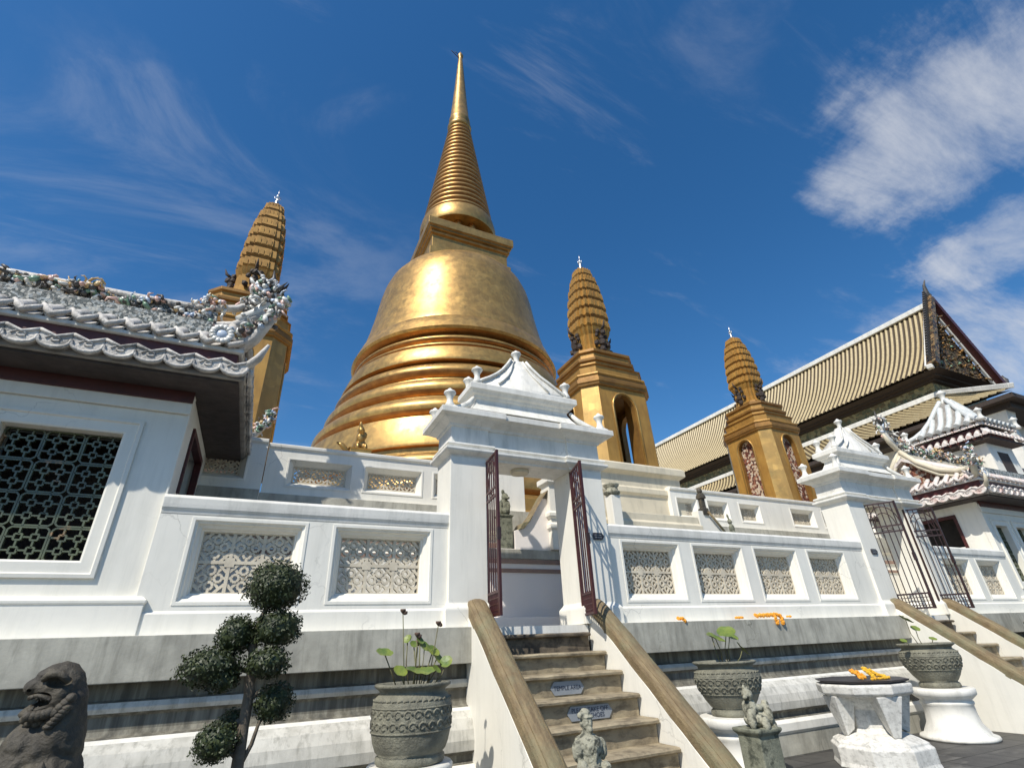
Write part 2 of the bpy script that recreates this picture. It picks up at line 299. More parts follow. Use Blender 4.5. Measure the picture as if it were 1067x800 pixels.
def frame(mb, x0, x1, z0, z1, prof, m=0):
    """mitred window surround: prof = (inset, y) pairs from the wall face inwards"""
    rings = [[(x0+i, y, z0+i), (x1-i, y, z0+i), (x1-i, y, z1-i), (x0+i, y, z1-i)] for i, y in prof]
    mb.loops(rings, m, cap0=False, cap1=False)
def extrude_profile(mb, x0, x1, prof, mats=None):
    """prof = (y, z) closed polygon swept along X"""
    n = len(prof); o = len(mb.v)
    for x in (x0, x1): mb.v += [(x, y, z) for y, z in prof]
    for i in range(n):
        k = (i+1) % n; mb.face((o+i, o+k, o+n+k, o+n+i), mats[i] if mats else 0)
    mb.face([o+i for i in range(n)], 0); mb.face([o+n+i for i in range(n)][::-1], 0)
def ornament(mb, pts, r, n, size, nm=4, seed=1, weights=None):
    """encrustation of small shells, petals and curls round the given points"""
    rd = random.Random(seed)
    for _ in range(n):
        p = Vector(rd.choice(pts)); d = Vector((rd.gauss(0, 1), rd.gauss(0, 1), rd.gauss(0, 1))).normalized()
        q = p+d*r*rd.uniform(.35, 1.0); s0 = size*rd.uniform(.5, 1.25)
        rot = d.to_track_quat('Z', 'Y').to_matrix() @ Matrix.Rotation(rd.uniform(0, 6.28), 3, 'Z')
        mi = rd.choices(range(nm), weights)[0] if weights else rd.randrange(nm)
        k = rd.random()
        if k < .55: mb.ball(q, s0, 1, mi, (1, .55, .35), rot)
        elif k < .8: mb.ball(q, s0*.6, 1, mi)
        else:
            e = rot @ Vector((1, 0, .4)); f = rot @ Vector((0, 1, .5))
            mb.tube([q, q+e*s0*.9, q+e*s0*1.3+f*s0*.7, q+e*s0*.9+f*s0*1.3], [s0*.3, s0*.3, s0*.22, s0*.08], 5, mi)
PORC = [P_white, P_pink, P_green, P_dark, P_gold, P_blue]
# ------------------------------------------------------------------ ground
g = MB(); g.box(-400, 500, -400, 600, -0.3, 0.0)
gm = mat('courtyard_paving', (.10, .095, .085), (.055, .052, .048), rough=.6, scale=1.3, bump=.4, bscale=12, stain=(.30, .285, .25), sscale=1.1, sstretch=(1, 2.2, 1), slo=.58, shi=.7, samt=.5)
t = gm.node_tree; br = t.nodes.new('ShaderNodeTexBrick'); br.inputs['Scale'].default_value = 1.0; br.inputs['Mortar Size'].default_value = .012; br.inputs['Brick Width'].default_value = .9; br.inputs['Row Height'].default_value = .45
pb = t.nodes['Principled BSDF']; src = pb.inputs['Base Color'].links[0].from_socket
tco = t.nodes.new('ShaderNodeTexCoord'); t.links.new(tco.outputs['Object'], br.inputs['Vector'])
br.inputs['Color1'].default_value = (1, 1, 1, 1); br.inputs['Color2'].default_value = (.6, .6, .6, 1); br.inputs['Mortar'].default_value = (.2, .2, .2, 1)
mx = t.nodes.new('ShaderNodeMix'); mx.data_type = 'RGBA'; mx.blend_type = 'MULTIPLY'; mx.inputs[0].default_value = 1
t.links.new(src, mx.inputs[6]); t.links.new(br.outputs[0], mx.inputs[7]); t.links.new(mx.outputs[2], pb.inputs['Base Color'])
tag(g.build('ground', gm), kind='structure')
g = MB(); g.box(-12, 30, 7.1, 9.25, 0.0, 1.72); tag(g.build('passage_floor', white), kind='structure')
g = MB(); g.box(-30, 50, 9.6, 60, 0.004, 3.99); tag(g.build('upper_terrace_floor', cream), kind='structure')
# ------------------------------------------------------------------ plinth
PLP = [(7.1, 0.0), (6.36, 0.0), (6.36, .27), (6.335, .30), (6.335, .40), (6.39, .44), (6.43, .47), (6.43, .52), (6.36, .56), (6.35, .66), (6.37, .76), (6.42, .86), (6.50, .93), (6.54, .96),
       (6.60, .98), (6.62, 1.02), (6.62, 1.13), (6.575, 1.16), (6.555, 1.20), (6.575, 1.245), (6.64, 1.26), (6.64, 1.40), (6.44, 1.405), (6.44, 1.80), (7.1, 1.80)]
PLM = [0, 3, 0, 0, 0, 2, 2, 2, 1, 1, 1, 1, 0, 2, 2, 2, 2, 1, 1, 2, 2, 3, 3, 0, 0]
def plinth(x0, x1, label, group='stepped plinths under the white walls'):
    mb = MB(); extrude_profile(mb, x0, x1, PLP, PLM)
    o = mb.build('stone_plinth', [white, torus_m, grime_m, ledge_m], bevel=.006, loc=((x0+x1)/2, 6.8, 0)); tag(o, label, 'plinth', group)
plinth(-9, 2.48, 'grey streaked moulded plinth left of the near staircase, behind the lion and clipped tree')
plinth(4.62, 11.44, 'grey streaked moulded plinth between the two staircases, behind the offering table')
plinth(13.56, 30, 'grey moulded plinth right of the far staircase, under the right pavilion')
# ------------------------------------------------------------------ lattice panels
def lattice(x0, x1, z0, z1, y, nx, nz, parent, m=lat_m, d=.05, name='lattice_panel', label=None):
    mb = MB(); rd = random.Random(int(x0*91+z0*17)); cw = (x1-x0)/nx; chh = (z1-z0)/nz; k = [0]
    t = min(cw, chh)*.085
    def seg(a, b, w=t, dd=d):
        k[0] += 1; e = (k[0] % 7)*.0011
        mb.bar((a[0], y, a[1]), (b[0], y, b[1]), w, dd+e, up=(0, 1, 0))
    for i in range(nx+1): seg((x0+i*cw, z0), (x0+i*cw, z1), t*1.3, d*1.25)
    for j in range(nz+1): seg((x0, z0+j*chh), (x1, z0+j*chh), t*1.3, d*1.3)
    for i in range(nx):
        for j in range(nz):
            cx, cz = x0+(i+.5)*cw, z0+(j+.5)*chh; hw, hh = cw*.5, chh*.5
            q = 1/2.4142
            oc = [(cx+hw*.92*a, cz+hh*.92*b) for a, b in ((-1, -q), (-q, -1), (q, -1), (1, -q), (1, q), (q, 1), (-q, 1), (-1, q))]
            for a in range(8):
                if a % 2 == 0: seg(oc[a], oc[(a+1) % 8], t*1.1)
            # four petals round a centre: diamond with rings
            for sx, sz in ((1, 0), (-1, 0), (0, 1), (0, -1)):
                px, pz = cx+sx*hw*.48, cz+sz*hh*.48; r = .26
                pts = [(px+hw*r*cos(a*pi/3), pz+hh*r*sin(a*pi/3)) for a in range(6)]
                for a in range(6): seg(pts[a], pts[(a+1) % 6], t*.95)
                seg((cx+sx*hw*.70, cz+sz*hh*.70), (cx+sx*hw*.97, cz+sz*hh*.97), t)
            mb.ball((cx, y, cz), min(hw, hh)*.25, 1, 0, (1, .4, 1), sm=False)
            for sx, sz in ((1, 1), (-1, 1), (1, -1), (-1, -1)):
                mb.bar((cx+sx*hw*.30, y, cz+sz*hh*.30), (cx+sx*hw*.62, y, cz+sz*hh*.62), t, d*.8, up=(0, 1, 0))
    for i in range(1, nx):
        for j in range(1, nz):
            mb.bar((x0+i*cw, y-d*.72, z0+j*chh), (x0+i*cw, y+d*.72, z0+j*chh), t*3.6, t*3.6)
    o = mb.build(name, m, parent)
    if label: o['label'] = label
    return o
WPROF = lambda y0: [(-.002, y0), (-.002, y0-.008), (.035, y0-.008), (.042, y0+.014), (.065, y0+.025), (.072, y0+.06), (.105, y0+.085), (.115, y0+.12), (.13, y0+.13), (.13, y0+.33)]
def boundary(x0, x1, wins, label, pill=()):
    root = empty('boundary_wall', ((x0+x1)/2, 6.7, 1.8), label, 'wall', 'white outer walls with lattice windows')
    mb = MB(); yf = 6.65
    wall_holes(mb, x0, x1, 1.795, 3.02, yf, yf+.30, [(a+.001, b-.001, 2.08, 3.0) for a, b in wins])
    for a, b in wins: frame(mb, a, b, 2.08, 3.0, WPROF(yf))
    # low projecting skirt and the coping
    mb.loops([[(x0, yf-.03, 1.797), (x1, yf-.03, 1.797), (x1, yf-.03, 2.0), (x0, yf-.03, 2.0)], [(x0, yf+.002, 1.797), (x1, yf+.002, 1.797), (x1, yf+.002, 2.03), (x0, yf+.002, 2.03)]], cap1=False)
    mb.build('wall', white_clean, root, bevel=.004)
    cp = MB(); extrude_profile(cp, x0, x1, [(yf+.36, 3.022), (yf-.003, 3.022), (yf-.012, 3.06), (yf-.03, 3.09), (yf-.035, 3.13), (yf-.04, 3.20), (yf-.01, 3.235), (yf+.36, 3.235)])
    cp.build('coping', white, root, bevel=.006)
    for a, b in wins: lattice(a+.125, b-.125, 2.205, 2.875, yf+.185, 3, 2, root)
    return root
boundary(-1.12, 2.26, [(-.80, .43), (.72, 2.0)], 'white wall with two lattice windows between the left pavilion and the near gateway')
boundary(4.79, 11.23, [(5.06, 6.28), (6.53, 7.74), (7.99, 9.16), (9.43, 10.58)], 'white wall with four lattice windows between the two gateways')
boundary(13.75, 16.95, [(13.98, 15.20), (15.45, 16.62)], 'white wall with two lattice windows between the far gateway and the right pavilion')
# ------------------------------------------------------------------ gateways
def finial(mb, c, s=1.0):
    mb.lathe(c, [(.085*s, -.06*s), (.075*s, 0), (.05*s, .05*s), (.045*s, .10*s), (.06*s, .15*s), (.085*s, .185*s), (.095*s, .20*s), (.085*s, .225*s), (.045*s, .245*s), (.03*s, .27*s), (.0*s+.004, .29*s)], 14)
def leaf_gate(root, hinge, ang, w, z0, z1, label=None):
    """one barred leaf; hinge=(x,y), ang=direction of the leaf in plan, arched inner scroll"""
    hx, hy = hinge; dx, dy = cos(ang), sin(ang)
    P = lambda u, z: Vector((hx+dx*u, hy+dy*u, z))
    mb = MB()
    for u in (0.02, w-.02): mb.bar(P(u, z0), P(u, z1), .036, .036)
    for z in (z0+.02, z0+.28, z1-.62, z1-.50, z1-.02): mb.bar(P(0, z), P(w, z), .022, .03)
    nb = 6
    for i in range(1, nb): mb.bar(P(w*i/nb, z0), P(w*i/nb, z1-.02), .014, .014)
    for i in range(1, 2*nb): mb.bar(P(w*i/(2*nb), z0), P(w*i/(2*nb), z0+.30), .012, .012)
    for k in (0.07, .14, .21): mb.bar(P(0, z0+k), P(w, z0+k), .012, .012)
    pts = [P(w*.5-w*.44*cos(a*pi/12), z1-.50+.42*sin(a*pi/12)) for a in range(13)]; mb.tube(pts, .011, 6)
    pts = [P(w*.5-w*.3*cos(a*pi/12), z1-.50+.28*sin(a*pi/12)) for a in range(13)]; mb.tube(pts, .009, 6)
    for sgn in (-1, 1):
        mb.tube([P(w*.5+sgn*w*.05*k*cos(k*.9), z1-.56+.03*sin(k*.9)) for k in range(7)], .008, 5)
    o = mb.build('gate_leaf', GATEM, root)
    h = MB(); h.bar(P(w*.93, z0+.9)+Vector((0, -.02, 0)), P(w*.93, z0+1.05)+Vector((0, -.02, 0)), .05, .05); h.build('latch', iron, o)
    if label: o['label'] = label
def gateway(cx, label, angs, plaque_x):
    root = empty('gateway', (cx, 6.9, 1.8), label, 'gateway', 'white gateways over the stairs')
    yf, yb = 6.60, 7.22
    for sx in (-1, 1):
        a, b = sorted((cx+sx*.755, cx+sx*1.305))
        mb = MB()
        mb.stack(a, b, yf, yb, [(.055, 1.802), (.055, 2.0), (.05, 2.02), (.01, 2.07), (0, 2.09), (0, 4.06)])
        mb.build('pillar', white_clean, root, bevel=.006)
    mb = MB()
    # lower cornice, frieze, upper cornice
    CPR = [(0, 4.05), (.012, 4.08), (.03, 4.085), (.085, 4.12), (.10, 4.14), (.10, 4.17), (.05, 4.185), (.045, 4.20), (.075, 4.225), (.07, 4.25), (.0, 4.275), (-.005, 4.52), (.02, 4.53), (.03, 4.565), (.09, 4.60), (.13, 4.625), (.14, 4.64), (.20, 4.655), (.215, 4.66), (.215, 4.745), (.20, 4.75), (.12, 4.80), (.05, 4.84)]
    mb.stack(cx-1.27, cx+1.27, yf+.035, yb-.035, CPR)
    for sx in (-1, 1):
        a, b = sorted((cx+sx*.70, cx+sx*1.305))
        mb.stack(a, b, yf, yb, [(o, z+.0035) for o, z in CPR[:-3]]+[(.205, 4.757), (.14, 4.79)])
    mb.build('entablature', white, root, bevel=.004)
    mb = MB()
    # second tier with hipped roof and swept crown
    mb.stack(cx-.83, cx+.83, yf+.16, yb-.16, [(.30, 4.80), (.20, 4.83), (.13, 4.88), (.06, 4.99), (.02, 5.08), (.02, 5.12), (.05, 5.14), (.06, 5.17), (.10, 5.19), (.13, 5.23), (.16, 5.25), (.16, 5.34), (.14, 5.36), (.05, 5.40)])
    k = [(.80, 5.36), (.77, 5.42), (.62, 5.50), (.48, 5.60), (.35, 5.73), (.22, 5.90), (.13, 6.04), (.11, 6.06)]
    rings = [[(cx-w, 6.91-min(.24, w*.42+.02), z), (cx+w, 6.91-min(.24, w*.42+.02), z), (cx+w, 6.91+min(.24, w*.42+.02), z), (cx-w, 6.91+min(.24, w*.42+.02), z)] for w, z in k]
    mb.loops(rings, 0, True)
    # raised curled ribs down both sides of the crown
    for sx in (-1, 1):
        for yy in (-.02, ):
            pts = [(cx+sx*(w+.015), 6.91-.245*(1 if w > .5 else w/.5*.9+.1), z+.02) for w, z in k[:-1]]
            mb.tube(pts, .026, 8)
            pts = [(cx+sx*(w*.62), 6.91-.245*(1 if w > .5 else w/.5*.9+.1), z+.01) for w, z in k[1:-1]]
            mb.tube(pts, .018, 8)
    mb.build('crown', white, root)
    def fin(c, k, base=None):
        fb = MB(); finial(fb, c, k)
        if base: fb.stack(c[0]-.05, c[0]+.05, c[1]-.05, c[1]+.05, [(.05, 4.745), (.045, 4.79), (0, 4.83)])
        fb.build('finial', white, root)
    fin((cx, 6.91, 6.03), 1.0)
    for sx in (-1, 1):
        for yy in (yf-.07, yb+.07): fin((cx+sx*1.36, yy, 4.83), 1.0, True)
        for yy in (yf+.11, yb-.11): fin((cx+sx*.84, yy, 5.43), 1.0)
        fb = MB(); fb.tube([(cx+sx*1.30, yf-.02, 4.80), (cx+sx*1.15, yf+.02, 4.86), (cx+sx*1.0, yf+.08, 4.98), (cx+sx*.90, yf+.12, 5.12)], [.05, .06, .05, .03], 8); fb.build('acroterion', white, root)
    lm = MB(); lm.lathe((cx-.05, 6.9, 3.99), [(.14, 0), (.15, .02), (.15, .06), (.16, .065)], 20); lm.build('ceiling_lamp', cream, root)
    leaf_gate(root, (cx-.74, yf+.05), angs[0], .60, 1.90, 4.02)
    leaf_gate(root, (cx+.74, yf+.05), angs[1], .60, 1.90, 4.02)
    pm = MB(); px = plaque_x; z = 3.02
    pm.loops([[(px+x, y, z+zz) for x, zz in ((-.10, 0), (-.085, .05), (.07, .05), (.11, .0), (.07, -.055), (-.085, -.055))] for y in (yf-.0005, yf-.02)])
    pq = pm.build('name_plaque', tray_m, root)
    tm = MB()
    for r in range(2): tm.box(px-.06, px+.055, yf-.0225, yf-.019, z+.012-r*.036, z+.02-r*.036)
    tm.build('lettering', plaque_m, pq)
    return root
GATEM = red
gateway(3.52, 'near white gateway with open dark red gates at the top of the middle stairs', (radians(-97), radians(-107)), 4.62)
GATEM = iron
gateway(12.5, 'far white gateway with black barred gates, right of the wall with four windows', (radians(-60), radians(-42)), 11.5)
# ------------------------------------------------------------------ staircases
def staircase(cx, label, plaques):
    root = empty('staircase', (cx, 5.3, 0), label, 'staircase', 'sandstone staircases up to the gateways')
    w = .76; mb = MB(); nose = [(1.70, 6.50), (1.47, 6.23), (1.25, 5.93), (1.02, 5.64), (.79, 5.36), (.56, 5.07), (.33, 4.78), (.12, 4.49)]
    for i, (z, y) in enumerate(nose):
        yb = 6.62 if i == 0 else nose[i-1][1]+.06
        zb = nose[i+1][0]-.02 if i+1 < len(nose) else 0
        mm = 1 if i == 0 else 0
        ww = w if i else w-.04
        mb.box(cx-ww, cx+ww, y+.055, yb+.05, zb, z-.045, mm)
        # worn rounded nosing
        n = 14; rows = []
        for q in range(n+1):
            x = cx-ww+2*ww*q/n; j = random.uniform(-.007, .007); jz = random.uniform(-.004, .004)
            rows.append([(x, yb, z-.05), (x, y+.012, z-.05), (x, y-.008+j, z-.04), (x, y-.012+j, z-.018+jz), (x, y+.01+j, z-.002+jz), (x, y+.05, z+jz*.5), (x, yb, z)])
        mb.loops(rows, mm, False)
    mb.box(cx-.76, cx+.76, 6.60, 7.25, 1.6, 1.80-.004, 2)
    mb.build('steps', [sand, sand_dark, white], root)
    for sx in (-1, 1):
        a, b = sorted((cx+sx*.785, cx+sx*1.05)); wl = MB()
        prof = [(6.62, 0), (6.62, 1.97), (6.50, 1.90), (4.40, .16), (4.40, 0)]
        extrude_profile(wl, a, b, prof); wl.build('side_wall', white_clean, root, bevel=.006)
        rl = MB(); xm = (a+b)/2; rows = []
        path = [(6.66, 2.03, .9), (6.64, 2.05, 1.0), (6.58, 2.03, 1.0), (6.50, 1.975, 1)]+[(6.5-.15*i, 1.975-.1245*i, 1) for i in range(1, 15)]+[(4.36, .19, .95)]
        for y, z, s0 in path:
            hw = (b-a)/2*.98*s0; nz = Vector((0, -.64, .77)); j = random.uniform(-.004, .004)
            sec = [(-1, -.075), (-1, .03), (-.9, .065), (-.66, .085), (-.62, .07), (-.58, .088), (-.25, .10), (.25, .10), (.58, .088), (.62, .07), (.66, .085), (.9, .065), (1, .03), (1, -.075)]
            rows.append([(xm+u*hw+j, y+nz.y*v, z+nz.z*v+j) for u, v in sec])
        rl.loops(rows, 0, False); rl.build('handrail', rail_m, root, bevel=.008)
    for (x, si, hw, rowsn) in plaques:
        z = (nose[si][0]+nose[si+1][0])/2-.03; y = nose[si][1]+.055; pm = MB(); hh = .068
        pm.loops([[(x+a, yy, z+b2) for a, b2 in ((-hw, 0), (-hw+.05, hh), (hw-.05, hh), (hw, 0), (hw-.05, -hh), (-hw+.05, -hh))] for yy in (y-.001, y-.014)])
        pl = pm.build('sign_plaque', plaque_m, root)
        for r, txt in enumerate(rowsn):
            cu = bpy.data.curves.new('lettering', 'FONT'); cu.body = txt; cu.size = .062; cu.align_x = 'CENTER'; cu.align_y = 'CENTER'; cu.extrude = .001
            to = bpy.data.objects.new('tmp', cu); C.objects.link(to); bpy.context.view_layer.update()
            me = bpy.data.meshes.new_from_object(to.evaluated_get(bpy.context.evaluated_depsgraph_get())); bpy.data.objects.remove(to)
            me.materials.clear(); me.materials.append(plaque_txt)
            lo = bpy.data.objects.new('lettering', me); C.objects.link(lo); lo.parent = pl
            zz = z+(0 if len(rowsn) == 1 else .026-.055*r)
            me.transform(Matrix.Translation((x, y-.0165, zz)) @ Matrix.Rotation(pi/2, 4, 'X'))
    return root
staircase(3.52, 'near sandstone staircase with two grey plaques between weathered rails', [(3.50, 2, .23, ['TEMPLE AREA']), (3.60, 3, .30, ['PLEASE TAKE OFF', 'YOUR SHOES'])])
staircase(12.5, 'far sandstone staircase behind the white pedestals at the right edge', [])
# ------------------------------------------------------------------ inner terrace and its balustrades
TPROF = [(9.7, 1.7), (9.17, 1.7), (9.17, 2.05), (9.20, 2.08), (9.20, 3.0), (9.17, 3.02), (9.17, 3.10), (9.20, 3.12), (9.20, 3.24), (9.16, 3.26), (9.16, 3.36), (9.20, 3.38), (9.20, 3.52), (9.07, 3.56), (9.07, 3.78), (9.09, 3.985), (9.7, 3.985)]
brownband = mat('brown_stone_band', (.33, .22, .17), (.26, .17, .13), rough=.8, scale=4, bump=.2)
tr = empty('terrace_wall', (8, 9.3, 1.7), 'tall white retaining wall of the inner terrace with two brown bands, seen through the near gateway', 'wall')
mb = MB(); extrude_profile(mb, -.25, 22, TPROF, [0, 0, 0, 0, 0, 1, 0, 0, 0, 1, 0, 0, 0, 2, 2, 0, 0]); mb.build('retaining_wall', [white_clean, brownband, ledge_m], tr, bevel=.005)
mb = MB(); extrude_profile(mb, -9, -.253, [(y-.17 if y < 9.5 else y, z) for y, z in TPROF], [0]*13+[2, 2, 0, 0]); mb.build('retaining_wall', [white_clean, brownband, ledge_m], tr, bevel=.005)
def balustrade(x0, x1, yf, wins, label, hid=()):
    root = empty('terrace_balustrade', ((x0+x1)/2, yf, 3.99), label, 'balustrade', 'white lattice balustrades on the inner terrace')
    mb = MB(); wall_holes(mb, x0, x1, 3.988, 4.80, yf, yf+.26, [(a+.001, b-.001, 4.14, 4.66) for a, b in wins])
    pr = [(-.002, yf), (-.002, yf-.01), (.03, yf-.01), (.04, yf+.02), (.10, yf+.10), (.11, yf+.14), (.13, yf+.145), (.13, yf+.26)]
    for a, b in wins: frame(mb, a, b, 4.14, 4.66, pr)
    mb.build('wall', white_clean, root, bevel=.004)
    cp = MB(); extrude_profile(cp, x0, x1, [(yf+.30, 4.80), (yf-.003, 4.80), (yf-.035, 4.83), (yf-.04, 4.88), (yf, 4.90), (yf+.30, 4.90)]); cp.build('coping', white_clean, root, bevel=.006)
    for a, b in wins: lattice(a+.12, b-.12, 4.26, 4.54, yf+.15, 3, 1, root, d=.04)
balustrade(-.24, 4.72, 9.2, [(.10, 1.22), (1.40, 2.53), (2.72, 3.85)], 'terrace balustrade with small lattice openings left of the near gateway')
balustrade(-6, -.255, 9.03, [(-1.6, -.5)], 'blank stretch of terrace balustrade beside the left pavilion eave')
balustrade(8.70, 22, 9.2, [(8.85, 9.55), (9.85, 10.6), (10.95, 11.75), (12.9, 13.9), (14.2, 15.2), (15.5, 16.5)], 'terrace balustrade with small lattice openings below the right golden tower')
# central bay with the flights rising to it
bay = empty('shrine_platform', (8.0, 9.0, 1.72), 'cream plastered platform under the middle golden tower, right of the near gateway', 'platform')
mb = MB(); mb.stack(5.35, 8.62, 8.35, 9.9, [(0, 1.73), (0, 3.55), (.03, 3.57), (.03, 3.75), (-.02, 3.80), (-.02, 3.95)]); mb.build('podium', cream, bay, bevel=.01)
mb = MB(); mb.stack(6.75, 9.25, 9.32, 11.9, [(0, 3.96), (0, 4.62), (.06, 4.68), (.06, 4.80), (-.02, 4.85), (-.02, 5.12), (.10, 5.20), (.10, 5.36), (.04, 5.41)]); mb.build('pedestal', cream, bay, bevel=.01)
pinkish = mat('pinkish_white_plaster', (.86, .80, .75), (.82, .76, .71), rough=.6, scale=1.2, bump=.2, bscale=10)
fl = empty('inner_staircase', (4.7, 8.6, 1.72), 'white inner flight with a curved brown handrail, seen through the near gateway', 'staircase')
mb = MB()
extr = [(3.1, 1.73), (3.1, 3.10), (4.02, 3.10), (4.02, 3.42), (4.20, 3.46), (4.36, 3.62), (4.50, 3.86), (4.62, 4.05), (5.34, 4.05), (5.34, 1.73)]
mb.loops([[(x, y, z) for x, z in extr] for y in (8.30, 8.50)])
mb.box(3.1, 5.34, 8.27, 8.299, 2.93, 3.09, 2)
for z0, z1 in ((2.85, 2.92), (2.70, 2.765)): mb.box(3.1, 5.34, 8.275, 8.299, z0, z1, 1)
mb.box(3.2, 4.7, 8.0, 8.29, 1.73, 1.98)
mb.build('side_wall', [pinkish, brownband, ledge_m], fl, bevel=.006)
hp = [at(540, 549, 8.4), at(545, 548, 8.4), at(551, 540, 8.4), at(557, 529, 8.4), at(562, 520, 8.4), at(567, 513, 8.4)]
mb = MB(); mb.loops([[(p.x-.05, 8.24, p.z-.07), (p.x+.03, 8.24, p.z+.05), (p.x+.03, 8.55, p.z+.05), (p.x-.05, 8.55, p.z-.07)] for p in hp]); mb.build('handrail', rail_m, fl, bevel=.02)
p0 = at(578, 552, 8.3)
mb = MB(); mb.stack(p0.x-.12, p0.x+.12, 8.20, 8.50, [(0, 3.1), (0, 3.45), (.04, 3.48), (.04, 3.55), (0, 3.58), (0, 3.66), (.05, 3.70), (.05, 3.76), (0, 3.80), (0, 4.3), (.06, 4.35), (.06, 4.45)]); mb.build('newel_post', white_clean, fl, bevel=.006)
mb = MB(); mb.box(3.9, 4.9, 8.6, 9.1, 1.73, 3.2); mb.build('steps', white, fl)
# flight on the far side of the platform
f2 = empty('inner_flight', (9.2, 8.6, 1.72), 'thin dark rail and small steps rising to the platform behind the wall with four windows', 'staircase')
mb = MB(); mb.loops([[(x, y, z) for x, z in ((8.63, 1.73), (8.63, 4.1), (8.85, 4.1), (9.55, 3.5), (9.55, 1.73))] for y in (8.36, 8.56)]); mb.build('side_wall', white_clean, f2, bevel=.006)
mb = MB(); mb.tube([at(738, 533, 8.3), at(748, 545, 8.3), at(757, 556, 8.3)], .028, 8); mb.build('handrail', rail_m, f2)
mb = MB(); q = at(733, 530, 8.4); mb.stack(q.x-.05, q.x+.05, 8.36, 8.46, [(.03, q.z-.15), (.03, q.z), (0, q.z+.02), (0, q.z+.22), (.03, q.z+.24), (.02, q.z+.30), (.0, q.z+.36)]); mb.ball((q.x, 8.41, q.z+.42), .06, 2, 0, (1, 1, 1.3), jit=.1); mb.build('newel_post', stone, f2)
def lumps(mb, L, m=0, sub=2):
    for c, r in L: mb.ball(c, r if not isinstance(r, tuple) else 1, sub, m, r if isinstance(r, tuple) else (1, 1, 1))
def remesh(o, vox, disp=0, dsc=.05):
    r = o.modifiers.new('r', 'REMESH'); r.mode = 'VOXEL'; r.voxel_size = vox; r.use_smooth_shade = True
    s_ = o.modifiers.new('s', 'SMOOTH'); s_.factor = .5; s_.iterations = 3
    if disp:
        tx = bpy.data.textures.new('carving', 'CLOUDS'); tx.noise_scale = dsc
        d_ = o.modifiers.new('d', 'DISPLACE'); d_.texture = tx; d_.strength = disp; d_.mid_level = .5
def carve(o, cuts):
    tmp = []
    for c_ in cuts:
        m_ = MB(); m_.ball(*c_[:1], 1, 3, 0, c_[1]); k_ = m_.build('tmp', stone); tmp.append(k_)
        b_ = o.modifiers.new('b', 'BOOLEAN'); b_.operation = 'DIFFERENCE'; b_.object = k_; b_.solver = 'EXACT'
    bpy.context.view_layer.update()
    me = bpy.data.meshes.new_from_object(o.evaluated_get(bpy.context.evaluated_depsgraph_get()))
    o.modifiers.clear(); o.data = me
    for p_ in me.polygons: p_.use_smooth = True
    me.set_sharp_from_angle(angle=radians(50))
    for k_ in tmp: bpy.data.objects.remove(k_)
# little figures on the terrace
q = at(764, 556, 8.2); mb = MB(); lumps(mb, [((q.x, 8.2, q.z+.0), (.10, .08, .06)), ((q.x, 8.2, q.z+.12), (.07, .06, .10)), ((q.x-.02, 8.2, q.z+.27), (.05, .05, .07)), ((q.x-.05, 8.2, q.z+.38), (.025, .03, .07))])
mb.box(q.x-.13, q.x+.13, 8.1, 8.3, 1.73, q.z-.02)
o = mb.build('stone_figure', stone_g, loc=(q.x, 8.2, 1.73)); remesh(o, .018, .02); tag(o, 'tiny green stone figure on a post behind the four window wall, beside the thin rail', 'statue')
q = at(525, 537, 8.4); mb = MB(); mb.stack(q.x-.13, q.x+.13, 8.31, 8.49, [(0, 3.101), (0, q.z-.04), (.02, q.z-.03), (.02, q.z)])
a = mb.build('stone_figure', stone_g, loc=(q.x, 8.4, 3.1), bevel=.01); tag(a, 'green stone figure on a square block, seen through the near gateway', 'statue')
mb = MB(); Q = lambda x, y, z: (q.x+x, 8.4+y, q.z+z)
lumps(mb, [(Q(0, 0, .06), (.12, .10, .08)), (Q(0, 0, .19), (.10, .08, .12)), (Q(.02, -.03, .34), (.07, .065, .075)), (Q(-.08, -.05, .16), (.035, .04, .11)), (Q(.08, -.05, .16), (.035, .04, .11)), (Q(-.02, -.03, .43), (.035, .035, .05)), (Q(.06, -.08, .31), (.035, .035, .03))])
o = mb.build('figure', stone_g, a, loc=(q.x, 8.4, q.z)); remesh(o, .014, .02)
q = at(631, 520, 8.35); mb = MB(); mb.box(q.x-.11, q.x+.11, 8.0, 8.22, 1.73, q.z); mb.build
pst = mb.build('gate_post', white_clean, loc=(q.x, 8.1, 1.73), bevel=.01); tag(pst, 'white post with a grey pot shaped cap beside the near gateway, before the cream platform', 'post')
mb = MB(); mb.lathe((q.x, 8.11, q.z), [(.10, 0), (.16, .04), (.17, .08), (.13, .11), (.12, .17), (.16, .21), (.16, .24)], 16); mb.build('cap', stone_l, pst)
